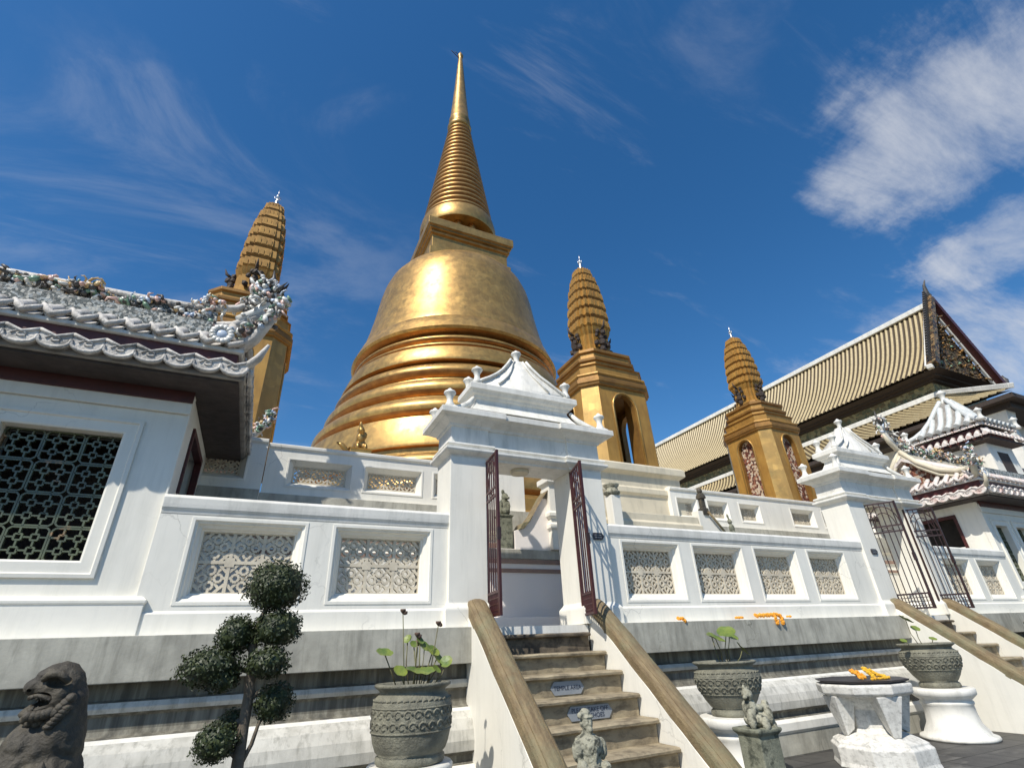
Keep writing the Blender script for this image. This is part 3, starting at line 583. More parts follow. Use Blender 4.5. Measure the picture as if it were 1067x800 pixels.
# ------------------------------------------------------------------ golden towers
def arch_pts(cx, w, z0, z1, n=10):
    r = w/2; zc = z1-r*1.15
    return [(cx-r, z0)]+[(cx-r*cos(pi*i/n), zc+r*1.15*sin(pi*i/n)) for i in range(n+1)]+[(cx+r, z0)]
def tower(cx, cy, zb, zc, ztip, label, solid, mosaic=True, kw=.8):
    """chamfered square shaft from zb to the cornice zc with four arched openings, stepped neck and ribbed crown to ztip"""
    root = empty('golden_tower', (cx, cy, zb), label, 'tower', 'small golden corner towers')
    H = 1.14; ch = .38; T = .16
    aw, az0, az1 = .66, zb+.06, zc-.20
    P4 = [Matrix.Rotation(a*pi/2, 3, 'Z') for a in range(4)]; O = Vector((cx, cy, 0))
    mb = MB()
    def put(vs, f, R, m=0): mb.add([O+R @ Vector(v) for v in vs], f, m)
    half = H-ch; tp = .05                      # tapering shaft
    for R in P4:
        ap = arch_pts(0, aw, az0, az1); n = len(ap)
        # face with arch: strip between the arch outline and the outer rectangle
        outer = []
        for (x, z) in ap:
            if z <= az0+1e-6: outer.append((half*(1 if x > 0 else -1), zb))
            else:
                t_ = atan2(z-(az1-.38), x); k = min(half/abs(cos(t_)) if abs(cos(t_)) > 1e-3 else 99, (zc-(az1-.38))/abs(sin(t_)) if sin(t_) > 1e-3 else 99)
                outer.append((k*cos(t_), max(zb, (az1-.38)+k*sin(t_))))
        for sg in (-1, 1):
            best = min(range(1, n-1), key=lambda i_: (outer[i_][0]-sg*half)**2+(outer[i_][1]-zc)**2); outer[best] = (sg*half, zc)
        yf = lambda z: -(H-tp*(z-zb)/(zc-zb))
        vs = [(x, yf(z), z) for x, z in ap]+[(x, yf(z), z) for x, z in outer]+[(x, yf(z)+T, z) for x, z in ap]
        fs = [(i, i+1, n+i+1, n+i) for i in range(n-1)]; put(vs, fs, R)
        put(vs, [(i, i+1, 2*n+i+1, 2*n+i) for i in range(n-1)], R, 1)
        # bottom strip + chamfer
        put([(-half, yf(zb), zb), (half, yf(zb), zb), (half, yf(zb), az0), (-half, yf(zb), az0)], [(0, 1, 2, 3)], R)
        put([(half, yf(zb), zb), (H, -half, zb), (H-tp, -half, zc), (half, yf(zc), zc)], [(0, 1, 2, 3)], R, 2)
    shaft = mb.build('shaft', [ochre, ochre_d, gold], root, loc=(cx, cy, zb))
    tr = MB()
    for R in P4:
        ap = arch_pts(0, aw+.10, az0, az1+.05)
        tr.tube([O+R @ Vector((x, -(H-tp*(z-zb)/(zc-zb))-.012, z)) for x, z in ap], .028, 6)
    tr.build('arch_moulding', gold, root)
    core = MB()
    if solid:
        core.stack(cx-H+T+.02, cx+H-T-.02, cy-H+T+.02, cy+H-T-.02, [(0, zb), (-tp, zc)], ch=ch*.8); core.build('niche_panel', mosaic_s if mosaic else maroon, root)
    else:
        core.stack(cx-.20, cx+.20, cy-.20, cy+.20, [(0, zb), (0, zc)])
        for sx in (-1, 1):
            for sy in (-1, 1): core.box(*sorted((cx+sx*.50, cx+sx*.84)), *sorted((cy+sy*.50, cy+sy*.84)), zb, zc)
        core.build('inner_pier', ochre_d, root)
    # cornice and stepped neck
    cn = MB()
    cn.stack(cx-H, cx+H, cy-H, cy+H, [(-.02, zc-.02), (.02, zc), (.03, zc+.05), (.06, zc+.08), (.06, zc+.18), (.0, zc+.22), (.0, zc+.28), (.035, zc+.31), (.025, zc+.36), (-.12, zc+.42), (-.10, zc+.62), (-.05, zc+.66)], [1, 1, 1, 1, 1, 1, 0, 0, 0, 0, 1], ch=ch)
    cn.stack(cx-H+.22, cx+H-.22, cy-H+.22, cy+H-.22, [(0, zc+.64), (0, zc+.84), (.05, zc+.87), (.06, zc+.95), (-.06, zc+1.0), (-.06, zc+1.15), (0, zc+1.18), (.0, zc+1.27)], [0, 1, 1, 1, 0, 1, 1], ch=ch*.8)
    cn.stack(cx-.66, cx+.66, cy-.66, cy+.66, [(0, zc+1.25), (-.03, zc+1.40), (-.10, zc+1.44), (-.12, zc+1.50)], [0, 1, 1], ch=.2)
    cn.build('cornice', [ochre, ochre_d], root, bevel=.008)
    zn0, zn1 = zc+1.48, zc+2.36
    nk = MB()
    def redent(w, o=0):
        a, b, c = w, w*.72, w*.46
        q = [(c, -a), (c, -a*.9), (b, -a*.9), (b, -b), (a*.9, -b), (a*.9, -c), (a, -c)]
        pts = []
        for k in range(4):
            for x, y in q:
                for _ in range(k): x, y = -y, x
                pts.append((cx+x, cy+y))
        return pts
    nk.loops([[(x, y, z) for x, y in redent(w)] for w, z in ((.56, zn0), (.50, zn0+.12), (.47, zn0+.3), (.46, zn1-.22), (.50, zn1-.12), (.54, zn1))], 0)
    nk.build('neck', ochre, root)
    for k in range(4):      # guardian figures on the four sides of the neck
        R = P4[k]; og = MB()
        for (u, v, z, r) in ((0, -.56, .12, .12), (0, -.60, .32, .13), (0, -.58, .52, .10), (-.2, -.56, .28, .09), (.2, -.56, .28, .09), (-.16, -.55, .58, .07), (.16, -.55, .58, .07), (0, -.66, .66, .09), (-.1, -.54, .75, .08), (.1, -.54, .75, .08)):
            p = O+R @ Vector((u, v, zn0+z*.95)); og.ball(p, r, 1, 0, (1, .8, 1.2), jit=.18, sm=False)
        og.tube([O+R @ Vector((0, -.6, zn0+.72)), O+R @ Vector((0, -.74, zn0+.82)), O+R @ Vector((0, -.80, zn0+.98))], [.05, .04, .01], 5)
        og.build('guardian_carving', wood_d, root)
    cr = MB(); zt0 = zn1; zt1 = ztip-.70; n = 7; Hh = zt1-zt0
    rings = []; ms = []
    shp = lambda t: .88*(1-.16*t-.50*t**3.2)
    rings.append((.56, zt0)); ms.append(1)
    for i in range(n):
        t0, t1 = i/n, (i+1)/n; w0 = shp(t0); w1 = shp(t1)
        rings += [(w0*.93, zt0+Hh*t0+.02), (w0, zt0+Hh*t0+.07), (w0*.985+(w1-w0)*.6, zt0+Hh*(t1)-.05), (w1*.90, zt0+Hh*t1-.02)]; ms += [1, 0, 0, 1] if i else [0, 0, 0, 1]
    rings += [(.22, zt1+.03), (.10, zt1+.10)]; ms += [0, 0, 0]
    cr.loops([[(x, y, z) for x, y in redent(w*kw)] for w, z in rings], ms[:len(rings)-1])
    # antefix blocks on every storey
    for i in range(n):
        t0 = i/n; w = shp(t0+.06)*kw; z = zt0+Hh*t0+.09; hgt = Hh/n*.62
        for k in range(4):
            R = P4[k]
            for u in (-.62, -.28, .0, .28, .62):
                c = O+R @ Vector((u*w, -w*(1 if abs(u) < .5 else .9)-.004, z)); wd = .11*w; 
                e = R @ Vector((1, 0, 0)); d = R @ Vector((0, -1, 0)); b0 = c-d*.05
                vs = [b0-e*wd, b0+e*wd, b0+e*wd*.9+Vector((0, 0, hgt*.6)), b0+Vector((0, 0, hgt)), b0-e*wd*.9+Vector((0, 0, hgt*.6))]
                cr.loops([vs, [v+d*.062 for v in vs]], 0)
    cr.build('crown', [ochre, ochre_d], root)
    sp = MB(); sp.lathe((cx, cy, zt1+.08), [(.09, 0), (.05, .06), (.075, .10), (.035, .15), (.03, .30), (.06, .34), (.055, .38), (.02, .42), (.015, .55), (.004, .64)], 10)
    for k in range(4):
        a = k*pi/2; sp.tube([(cx, cy, zt1+.30), (cx+.07*cos(a), cy+.07*sin(a), zt1+.34), (cx+.10*cos(a), cy+.10*sin(a), zt1+.44)], [.012, .012, .004], 5)
    sp.build('spire', silver, root)
tower(8.0, 10.61, 5.38, 7.62, 13.25, 'middle golden tower with tall open arches standing right behind the near gateway', False, kw=.64)
tower(17.4, 12.72, 5.4, 8.55, 14.05, 'right golden tower with a shell mosaic niche, in front of the tiled temple hall', True, kw=.67)
tower(-1.45, 12.72, 5.4, 8.5, 14.35, 'left golden tower rising behind the dragon roof end of the left pavilion', True, False, kw=.60)
# ------------------------------------------------------------------ great stupa
SX, SY = 8.0, 23.2
st = empty('stupa', (SX, SY, 4), 'huge golden bell shaped stupa with a ringed spire, behind the near gateway', 'stupa')
def arc(r0, z0, r1, z1, b, n=8, p=1.0):
    """bulging torus moulding between two points"""
    return [(r0+(r1-r0)*i/n+b*sin(pi*i/n)**.7, z0+(z1-z0)*i/n) for i in range(n+1)]
base = [(8.9, 3.99), (8.9, 5.2), (8.3, 5.6), (8.3, 6.0), (7.75, 6.3)]+arc(7.75, 6.3, 7.6, 7.0, .18)+[(7.45, 7.05), (7.45, 7.35)]+arc(7.4, 7.38, 7.3, 7.9, .16)+[(7.2, 7.95), (7.2, 8.15), (7.35, 8.2), (7.36, 8.3), (7.02, 9.5), (6.80, 9.55), (6.70, 9.6)]
pr = base+arc(6.65, 9.65, 6.5, 10.55, .33)+[(6.28, 10.6), (6.28, 10.7)]+arc(6.25, 10.72, 6.08, 11.6, .31)+[(5.90, 11.65), (5.90, 11.75)]+arc(5.88, 11.78, 5.75, 12.5, .28)+[(5.6, 12.52), (5.60, 12.62), (5.86, 12.70), (5.88, 12.78), (5.62, 13.5), (5.40, 13.55)]+arc(5.36, 13.6, 5.32, 13.88, .14, 5)+[(5.22, 13.9), (5.22, 13.95)]+arc(5.22, 13.98, 5.22, 14.3, .18, 5)+[(5.12, 14.33), (5.12, 14.42), (5.42, 14.55)]
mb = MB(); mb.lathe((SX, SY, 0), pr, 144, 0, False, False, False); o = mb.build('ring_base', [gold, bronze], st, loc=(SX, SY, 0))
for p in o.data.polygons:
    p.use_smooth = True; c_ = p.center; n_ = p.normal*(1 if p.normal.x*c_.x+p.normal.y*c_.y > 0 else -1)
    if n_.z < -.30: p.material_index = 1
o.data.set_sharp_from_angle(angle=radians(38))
bell = [(5.10, 14.5), (5.48, 14.56), (5.56, 14.66), (5.40, 15.05), (5.24, 15.45), (5.18, 15.5), (5.17, 15.56), (5.06, 15.9), (4.88, 16.6), (4.70, 17.5), (4.56, 18.3), (4.44, 19.1), (4.28, 19.8), (4.05, 20.4), (3.70, 20.9), (3.2, 21.25), (2.6, 21.45), (1.5, 21.6), (.3, 21.65)]
mb = MB(); mb.lathe((SX, SY, 0), bell, 144, 0, True, False, True); o = mb.build('bell', gold, st, loc=(SX, SY, 0)); o.data.set_sharp_from_angle(angle=radians(40))
mb = MB(); mb.stack(SX-2.5, SX+2.5, SY-2.5, SY+2.5, [(0, 20.2), (0, 21.65), (-.16, 21.8), (-.16, 22.65), (-.02, 22.72), (-.02, 22.82), (-.10, 22.86), (-.10, 22.95), (.06, 23.02), (.06, 23.12), (.17, 23.2), (.17, 23.72), (.13, 23.75)], [0, 0, 0, 1, 1, 1, 1, 1, 1, 1, 0, 0]); mb.build('harmika', [gold, gold_dark], st, bevel=.02)
for k in range(12):
    a = k*pi/6+.2; mb = MB(); mb.lathe((SX+1.72*cos(a), SY+1.72*sin(a), 23.74), [(.20, 0), (.20, .1), (.13, .16), (.12, .75), (.19, .9), (.22, 1.0), (.22, 1.4)], 12); mb.build('column', gold_dark, st, loc=(SX+1.72*cos(a), SY+1.72*sin(a), 23.74))
mb = MB(); mb.lathe((SX, SY, 0), [(1.3, 23.74), (1.3, 25.1)], 40); mb.build('drum', gold_dark, st)
n = 21; z0, z1 = 26.1, 36.0; rp = [(1.2, 25.05), (2.42, 24.95), (2.46, 25.05), (2.46, 25.55), (2.36, 26.05)]
for i in range(n):
    t0 = i/n; r = 2.30*(1-t0)**1.02+.83*t0; h = (z1-z0)/n; z = z0+h*i
    rp += [(r-.14, z+.02)]+arc(r-.13, z+.05, r-.16, z+h-.05, .13, 5)+[(r-.17, z+h-.02)]
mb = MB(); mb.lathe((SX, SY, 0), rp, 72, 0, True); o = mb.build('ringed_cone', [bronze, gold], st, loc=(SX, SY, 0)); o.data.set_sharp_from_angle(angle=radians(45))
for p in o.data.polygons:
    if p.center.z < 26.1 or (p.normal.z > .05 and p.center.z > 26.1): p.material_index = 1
mb = MB(); mb.lathe((SX, SY, 0), [(.70, 35.98), (.86, 36.1), (.90, 36.3), (.74, 36.6), (.70, 36.8), (.80, 37.0), (.78, 37.2), (.72, 37.4), (.56, 39.5), (.42, 41.6), (.28, 43.8), (.17, 45.4), (.15, 45.5), (.22, 45.7), (.24, 45.85), (.17, 46.1), (.05, 46.35), (.01, 46.5)], 40)
mb.build('spire', gold, st)
mb = MB(); mb.tube([(SX, SY, 45.4), (SX-.9, SY-.3, 45.55)], .03, 6); mb.tube([(SX, SY, 45.9), (SX-.55, SY-.1, 46.0)], .025, 6); mb.build('lightning_rod', iron, st)
# golden lion figure standing before the ring base
q = at(375, 462, 13.2)
fg = empty('golden_figure', (q.x, 13.2, 4.0), 'small gilded animal figure on a plinth before the foot of the great stupa', 'statue')
mb = MB(); mb.stack(q.x-.28, q.x+.28, 12.9, 13.5, [(.05, 4.0), (.05, q.z-.9), (0, q.z-.85), (0, q.z-.28), (.04, q.z-.24)]); mb.build('plinth', gold, fg, bevel=.02)
mb = MB(); lumps(mb, [((q.x, 13.2, q.z-.08), (.20, .20, .17)), ((q.x-.02, 13.1, q.z+.10), (.13, .14, .16)), ((q.x-.03, 13.0, q.z+.30), (.10, .12, .11)), ((q.x-.06, 12.94, q.z+.45), (.05, .06, .10)), ((q.x-.08, 13.0, q.z-.18), (.06, .08, .14)), ((q.x+.12, 13.0, q.z-.18), (.06, .08, .14)), ((q.x+.1, 13.1, q.z+.2), (.06, .06, .12))])
o = mb.build('figure', gold, fg, loc=(q.x, 13.2, q.z)); remesh(o, .03, .03)
mb = MB(); mb.tube([(q.x-.62, 13.0, q.z-.12), (q.x-.5, 13.0, q.z-.16), (q.x-.25, 13.0, q.z-.42)], [.02, .07, .08], 8); mb.build('tail', gold, fg)
# ------------------------------------------------------------------ temple hall
hall = empty('temple_hall', (36, 20, 0), 'large temple hall with long tan tiled roof and carved gable, at the right edge', 'hall')
def tiled(x0, z0, x1, z1, y0, y1, pitch, sag, name, parent, m, amp=.075, y0b=None):
    """ribbed roof slope from top (x0,z0) to eave (x1,z1), running y0..y1"""
    mb = MB(); nr = max(2, int(round((y1-y0)/pitch))); ns = 9; rows = []; prf = [(0, 0), (.26, 0), (.36, .8), (.5, 1), (.64, .8), (.74, 0)]
    for i in range(nr):
        for u, h in prf: rows.append((i+u, h))
    rows.append((nr, 0)); sl = Vector((z0-z1, 0, x0-x1))
    nx, nz = -(z0-z1), (x0-x1); L = sqrt(nx*nx+nz*nz); nx, nz = nx/L, nz/L
    if nz < 0: nx, nz = -nx, -nz
    grid = []
    for u, h in rows:
        r = []
        for k in range(ns+1):
            t = k/ns; s_ = -sag*sin(pi*t)
            y = y0+(y1-y0)*u/nr
            if y0b is not None: L_ = y0+(y0b-y0)*t; y = L_+(y-y0)*(y1-L_)/(y1-y0)
            r.append((x0+(x1-x0)*t+nx*(s_+h*amp), y, z0+(z1-z0)*t+nz*(s_+h*amp)))
        grid.append(r)
    mb.loops(grid, [(1 if i_ % 6 in (0, 5) else 0) for i_ in range(len(grid)-1)], True, False, False, closed=False)
    
    und = [[(p[0]-nx*.10, p[1], p[2]-nz*.10) for p in g_] for g_ in (grid[0], grid[-1])]
    mb.loops(und, 1, True, False, False, closed=False)
    return mb.build(name, [m, tile_valley], parent)
ZR = 19.95; XE, ZE = 32.45, 14.65
tiled(36.2, ZR, XE, ZE, 12.1, 40, .31, .35, 'roof', hall, tile_y)
tiled(36.2, ZR, 39.9, ZE, 12.1, 40, .31, .35, 'roof', hall, tile_y)
mb = MB(); mb.box(35.95, 36.45, 12.0, 40, ZR-.05, ZR+.28); mb.build('roof_ridge', white, hall, bevel=.03)
mb = MB(); mb.bar((36.15, 12.0, ZR+.15), (32.35, 12.0, ZE+.02), .34, .30); mb.bar((32.55, 12.0, ZE+.0), (32.0, 11.85, ZE-.1), .30, .22); mb.build('verge', white, hall, bevel=.03)
mb = MB(); mb.loops([[(32.5, y, ZE-.1), (39.8, y, ZE-.1), (36.15, y, ZR-.1)] for y in (12.15, 12.4)]); mb.build('gable_panel', mosaic_g, hall)
mb = MB(); ornament(mb, [(36.2+u*(1-v)*3.2, 12.1, ZE+.1+v*4.8) for v in [i/9 for i in range(9)] for u in (-1, -.7, -.4, -.1, .2, .5, .8, 1)], .22, 520, .15, 4, 5, (6, 3, 2, 1)); tag(mb.build('gable_carving', [mosaic_g, wood_d, ochre_d, P_green], hall), kind='stuff')
mb = MB()   # serrated bargeboards
for sx, xe in ((-1, 32.4), (1, 39.95)):
    a = Vector((36.15, 11.8, ZR+.45)); b = Vector((xe, 11.8, ZE+.05))
    mb.bar(a, b, .45 if sx > 0 else .5, .38, 0 if sx > 0 else 2)
    for k in range(26):
        p = a.lerp(b, k/26+.01); mb.bar(p+Vector((sx*.02, 0, .1)), p+Vector((sx*.36, -.05, .50)), .13, .17, 1)
mb.tube([(36.15, 11.8, ZR+.3), (36.15, 11.75, ZR+1.0), (36.05, 11.65, ZR+1.4), (36.1, 11.5, ZR+1.75)], [.2, .14, .08, .03], 8, 1)
mb.tube([(39.8, 11.8, ZE), (40.2, 11.75, ZE+.2), (40.5, 11.7, ZE+.6), (40.35, 11.7, ZE+.85)], [.25, .25, .16, .05], 8, 1)
mb.build('bargeboard', [maroon, P_dark, mosaic_g], hall)
mb = MB(); mb.bar((36.3, 11.98, ZR-.35), (39.5, 11.98, ZE+.12), .12, .24); mb.build('inner_verge', white, hall)
mb = MB(); mb.stack(33.4, 39.2, 12.6, 39.6, [(0, 12.4), (0, 14.15), (.2, 14.2), (.2, 14.3), (.5, 14.34), (.5, 14.42), (.95, 14.52)], [0, 1, 1, 1, 1, 1]); mb.build('clerestory', [mosaic_w, wood_d], hall)
tiled(33.35, 13.25, 31.0, 11.55, 12.3, 40, .31, .12, 'lower_roof', hall, tile_y, y0b=8.9)
mb = MB(); mb.bar((33.3, 12.3, 13.35), (33.3, 40, 13.35), .30, .30); mb.bar((33.3, 12.3, 13.35), (31.0, 8.85, 11.68), .26, .26)
mb.build('lower_verge', white, hall, bevel=.03)
mb = MB(); mb.box(31.1, 45, 9.0, 40, 11.2, 11.42); mb.box(31.6, 44, 9.4, 39, 10.9, 11.2); mb.box(33.45, 44, 12.5, 39, 11.4, 12.9); mb.build('eave_soffit', wood_d, hall)
mb = MB(); mb.box(32.6, 42, 10.6, 39, 0.01, 10.9); mb.build('wall', white, hall)
for k in range(8):
    y = 9.9+3.6*k; mb = MB(); mb.stack(31.9, 32.5, y, y+.6, [(.1, .02), (.1, .5), (0, .6), (0, 10.2), (.1, 10.5), (.18, 10.9)]); mb.build('column', white, hall, bevel=.01)
for k in range(6):
    y = 12.5+3.6*k; mb = MB(); mb.box(32.52, 32.6, y, y+1.5, 6.2, 9.4); mb.build('window', dark, hall)
# white horn finial at the far end of the ridge
mb = MB(); mb.tube([(36.2, 39.6, ZR), (36.2, 40.2, ZR+.6), (36.2, 40.3, ZR+1.5), (36.0, 40.0, ZR+2.3)], [.35, .3, .2, .04], 8); mb.build('ridge_horn', white, hall)
# ------------------------------------------------------------------ pavilions
def pavilion(side, label, tm, wins, full):
    """side=+1 right, -1 left.  u runs outwards from the wall corner"""
    X0 = 16.95 if side > 0 else -1.13
    X = lambda u: X0+side*u
    root = empty('pavilion', (X(2.5), 8, 1.8), label, 'pavilion', 'white corner pavilions with Chinese tiled roofs')
    LEN = 9.0
    mb = MB(); yf = 6.70
    # walls: the front has window openings, the side a wide porch opening
    def fw(u0, u1, z0, z1, holes, yf, yb):
        xs = sorted({u0, u1, *[h[0] for h in holes], *[h[1] for h in holes]}); zs = sorted({z0, z1, *[h[2] for h in holes], *[h[3] for h in holes]})
        for i in range(len(xs)-1):
            for j in range(len(zs)-1):
                cx, cz = (xs[i]+xs[i+1])/2, (zs[j]+zs[j+1])/2
                if any(h[0] < cx < h[1] and h[2] < cz < h[3] for h in holes): continue
                for y in (yf, yb): mb.add([(X(xs[i]), y, zs[j]), (X(xs[i+1]), y, zs[j]), (X(xs[i+1]), y, zs[j+1]), (X(xs[i]), y, zs[j+1])], [(0, 1, 2, 3)])
    fw(0, LEN, 2.15, 4.50, [(a, b, 2.51, 3.90) for a, b in wins], yf, yf+.3)
    for a, b in wins:
        x0, x1 = sorted((X(a), X(b)))
        frame(mb, x0-.001, x1+.001, 2.509, 3.901, [(-.17, yf-.001), (-.17, yf-.03), (-.13, yf-.035), (-.12, yf-.012), (-.02, yf-.012), (0, yf-.002), (.0, yf+.12), (0, yf+.3)])
    a, b = sorted((X(0), X(.26)))
    mb.box(a, b, 6.999, 7.30, 1.81, 4.5); mb.box(a, b, 8.6, 9.2, 1.81, 4.5)
    mb.box(a, b, 7.301, 8.599, 1.81, 3.45)
    mb.box(a, b, 7.301, 8.599, 4.25, 4.499)
    mb.add([(X(0), yf, 2.15), (X(0), 7.0, 2.15), (X(0), 7.0, 4.5), (X(0), yf, 4.5)], [(0, 1, 2, 3)])
    mb.box(*sorted((X(.3), X(LEN))), 9.0, 9.25, 1.81, 5.2)
    # corner pilaster strip with a thin vertical bead
    mb.box(*sorted((X(-.02), X(.0))), 6.68, 6.80, 2.15, 4.48)
    mb.box(*sorted((X(-.02), X(LEN))), 6.655, 6.698, 4.22, 4.42)
    mb.build('wall', white_clean, root, bevel=.004)
    mb = MB(); mb.stack(*sorted((X(-.10), X(LEN))), 6.60, 9.2, [(0, 1.802), (0, 2.09), (.012, 2.10), (.015, 2.13), (-.02, 2.16), (-.05, 2.17)]); mb.build('wall_base', white_clean, root, bevel=.006)
    mb = MB(); mb.box(*sorted((X(.5), X(LEN))), 7.7, 7.75, 2.2, 4.45); mb.build('inner_wall', wood_d, root)
    for a, b in wins:
        x0, x1 = sorted((X(a), X(b))); win = MB(); k = [0]
        nx = max(2, round((x1-x0)/.36)); nz = 4; cw = (x1-x0)/nx; chh = (3.90-2.51)/nz; y = yf+.16; t_ = .0165
        def seg(p, q2):
            k[0] += 1; win.bar((p[0], y, p[1]), (q2[0], y, q2[1]), t_, .04+(k[0] % 7)*.0013, up=(0, 1, 0))
        for i in range(nx):
            for j in range(nz):
                cx, cz = x0+(i+.5)*cw, 2.51+(j+.5)*chh; hw, hh = cw*.47, chh*.47
                P = lambda u, v: (cx+u*hw, cz+v*hh)
                oc = [(-1, -.84), (-.84, -1), (.84, -1), (1, -.84), (1, .84), (.84, 1), (-.84, 1), (-1, .84)]
                for q in range(8): seg(P(*oc[q]), P(*oc[(q+1) % 8]))
                for sx in (-1, 1):
                    for sz in (-1, 1):
                        sq = [(.22, .22), (.58, .22), (.58, .58), (.22, .58)]
                        for q in range(4): seg(P(sq[q][0]*sx, sq[q][1]*sz), P(sq[(q+1) % 4][0]*sx, sq[(q+1) % 4][1]*sz))
                for q in (-.4, .4):
                    seg(P(q, -.22), P(q, .22)); seg(P(-.22, q), P(.22, q)); seg(P(.58*(1 if q > 0 else -1), q), P(1*(1 if q > 0 else -1), q)); seg(P(q, .58*(1 if q > 0 else -1)), P(q, 1*(1 if q > 0 else -1)))
                    seg(P(.58*(1 if q > 0 else -1), -q), P(1*(1 if q > 0 else -1), -q)); seg(P(-q, .58*(1 if q > 0 else -1)), P(-q, 1*(1 if q > 0 else -1)))
        win.build('window_lattice', green_t, root)
    # timber frame of the side opening
    mb = MB(); xa, xb = sorted((X(-.03), X(.06)))
    for y in (7.28, 8.56): mb.box(xa, xb, y, y+.07, 3.42, 4.28)
    mb.box(xa, xb, 7.35, 8.56, 4.20, 4.28); mb.build('opening_frame', maroon, root)
    mb = MB(); mb.box(*sorted((X(.27), X(.30))), 7.31, 8.59, 3.4, 4.25); mb.build('opening', dark, root)
    # eaves: soffit, fascias and tile courses, front and side
    mb = MB(); mb.stack(*sorted((X(-.50), X(LEN))), 6.20, 9.75, [(0, 4.50), (0, 4.53)]); mb.build('soffit', soffit_m, root)
    mb = MB(); mb.stack(*sorted((X(-.53), X(LEN))), 6.17, 9.78, [(0, 4.531), (.02, 4.535), (.02, 4.60)]); mb.build('fascia', fascia_m, root)
    mb = MB(); mb.box(*sorted((X(-.02), X(LEN))), 6.62, 6.654, 4.36, 4.50); mb.build('beam', maroon, root)
    mb = MB(); mb.stack(*sorted((X(-.42), X(LEN))), 6.265, 9.66, [(0, 4.60), (0, 4.93)]); mb.build('red_board', maroon, root, bevel=.004)
    mb = MB(); mb.stack(*sorted((X(-.45), X(LEN))), 6.235, 9.69, [(0, 4.931), (.02, 4.94), (.02, 4.98)]); mb.build('upper_fascia', tile_white, root)
    def course(name, ofs, z, rise, run, pitch, m, far):
        """scalloped course: hanging troughs with barrel tiles between, front and side"""
        mb = MB(); rd = random.Random(3)
        def unit(o_, e, inn):
            # e along the eave, inn up the slope
            hp = pitch/2; tiles = []
            rows = []
            for t_ in (0, .35, .7, 1.0):
                base_ = o_+inn*run*t_+Vector((0, 0, rise*t_)); rows.append([base_+e*(hp*cos(pi+pi*i/8))+Vector((0, 0, -.085*sin(pi*i/8)-.0)) for i in range(9)])
            th = Vector((0, 0, -.035)); full_ = [r+[p+th for p in reversed(r)] for r in rows]
            mb.loops(full_, 0, True)
            rows = []
            for t_ in (-.06, .0, .35, .7, 1.0):
                base_ = o_+e*hp+inn*run*t_+Vector((0, 0, rise*t_+.01)); w = pitch*.27
                rows.append([base_+e*(w*cos(pi-pi*i/8))+Vector((0, 0, w*.95*sin(pi*i/8)-.01)) for i in range(9)]+[base_+e*w*.7+Vector((0, 0, -.03)), base_-e*w*.7+Vector((0, 0, -.03))])
            mb.loops(rows, 0, True)
            if 'lower' in name:      # flat scalloped drip tile with a raised rim
                up_ = [o_+e*(hp*1.02*u_)-inn*.012+Vector((0, 0, .055-.03*cos(pi*u_))) for u_ in (-1, -.5, 0, .5, 1)]; lo_ = [o_+e*(hp*1.02*cos(pi*q_/8))-inn*.012+Vector((0, 0, -.115*sin(pi*q_/8)**.8)) for q_ in range(9)]
                out = up_+lo_; mb.loops([out, [p_-inn*.03 for p_ in out]], 0)
                mb.tube([p_-inn*.035+Vector((0, 0, .01)) for p_ in lo_], .02, 6)
                mb.tube([p_-inn*.03 for p_ in up_], .022, 6)
                mb.tube([o_-inn*.045+e*hp*.55*cos(t_)*(1-t_/9)+Vector((0, 0, -.01+.045*sin(t_)*(1-t_/9))) for t_ in [q_*.9 for q_ in range(9)]], .012, 5)
                return
            # curled tongue tying the troughs together
            mb.tube([o_-e*hp*.95+Vector((0, 0, .035))-inn*.02, o_-e*hp*.3-inn*.05+Vector((0, 0, -.035)), o_+e*hp*.35-inn*.05+Vector((0, 0, -.075)), o_+e*hp*.8-inn*.03+Vector((0, 0, -.01)), o_+e*hp*1.25-inn*.01+Vector((0, 0, .065))], [.022, .036, .042, .038, .022], 7)
        ex = Vector((side, 0, 0)); n = int((LEN+ofs)/pitch)
        for i in range(n): unit(Vector((X(-ofs+pitch*(i+.5)), 6.70-ofs, z)), ex, Vector((0, 1, 0)))
        ny = int((9.2-6.7+2*ofs)/pitch)
        for i in range(ny): unit(Vector((X(-ofs), 6.70-ofs+pitch*(i+.5), z)), Vector((0, 1, 0)), Vector((side, 0, 0)))
        mb.build(name, m, root)
    course('lower_tile_course', .57, 4.665, .06, .15, .285, tm, 0)
    course('upper_tile_course', .48, 5.07, .20, .28, .25, tm, 0)
    # main roof: front slope with mosaic band, ridge with curved horns
    zr, yr = 6.22, 7.95
    mb = MB()
    vs = [(X(-.12), 6.55, 5.24), (X(LEN), 6.55, 5.24), (X(LEN), yr, zr-.1), (X(-.12), yr, zr-.1)]
    mb.loops([vs, [(x, y, z-.1) for x, y, z in vs]], 0)
    vs = [(X(-.12), 9.35, 5.24), (X(LEN), 9.35, 5.24), (X(LEN), yr, zr-.1), (X(-.12), yr, zr-.1)]
    mb.loops([vs, [(x, y, z-.1) for x, y, z in vs]], 0)
    for i in range(int(LEN/.25)):
        x = X(-.05+.25*i); mb.tube([(x, 6.50, 5.27), (x, 7.2, 5.66), (x, yr, zr-.06)], .05, 6)
    mb.build('roof', [tm], root)
    mb = MB(); mb.box(*sorted((X(-.02), X(LEN))), 6.46, 6.52, 5.20, 5.46); mb.build('mosaic_band', mosaic_b, root)
    mb = MB(); vs = [(X(.02), 6.75, 5.20), (X(.02), 9.15, 5.20), (X(.02), yr, zr-.15)]; mb.loops([vs, [(X(.12), y, z) for x, y, z in vs]]); mb.build('pediment', mosaic_s if full else tm, root)
    rg = MB()
    rx = lambda u: X(u)
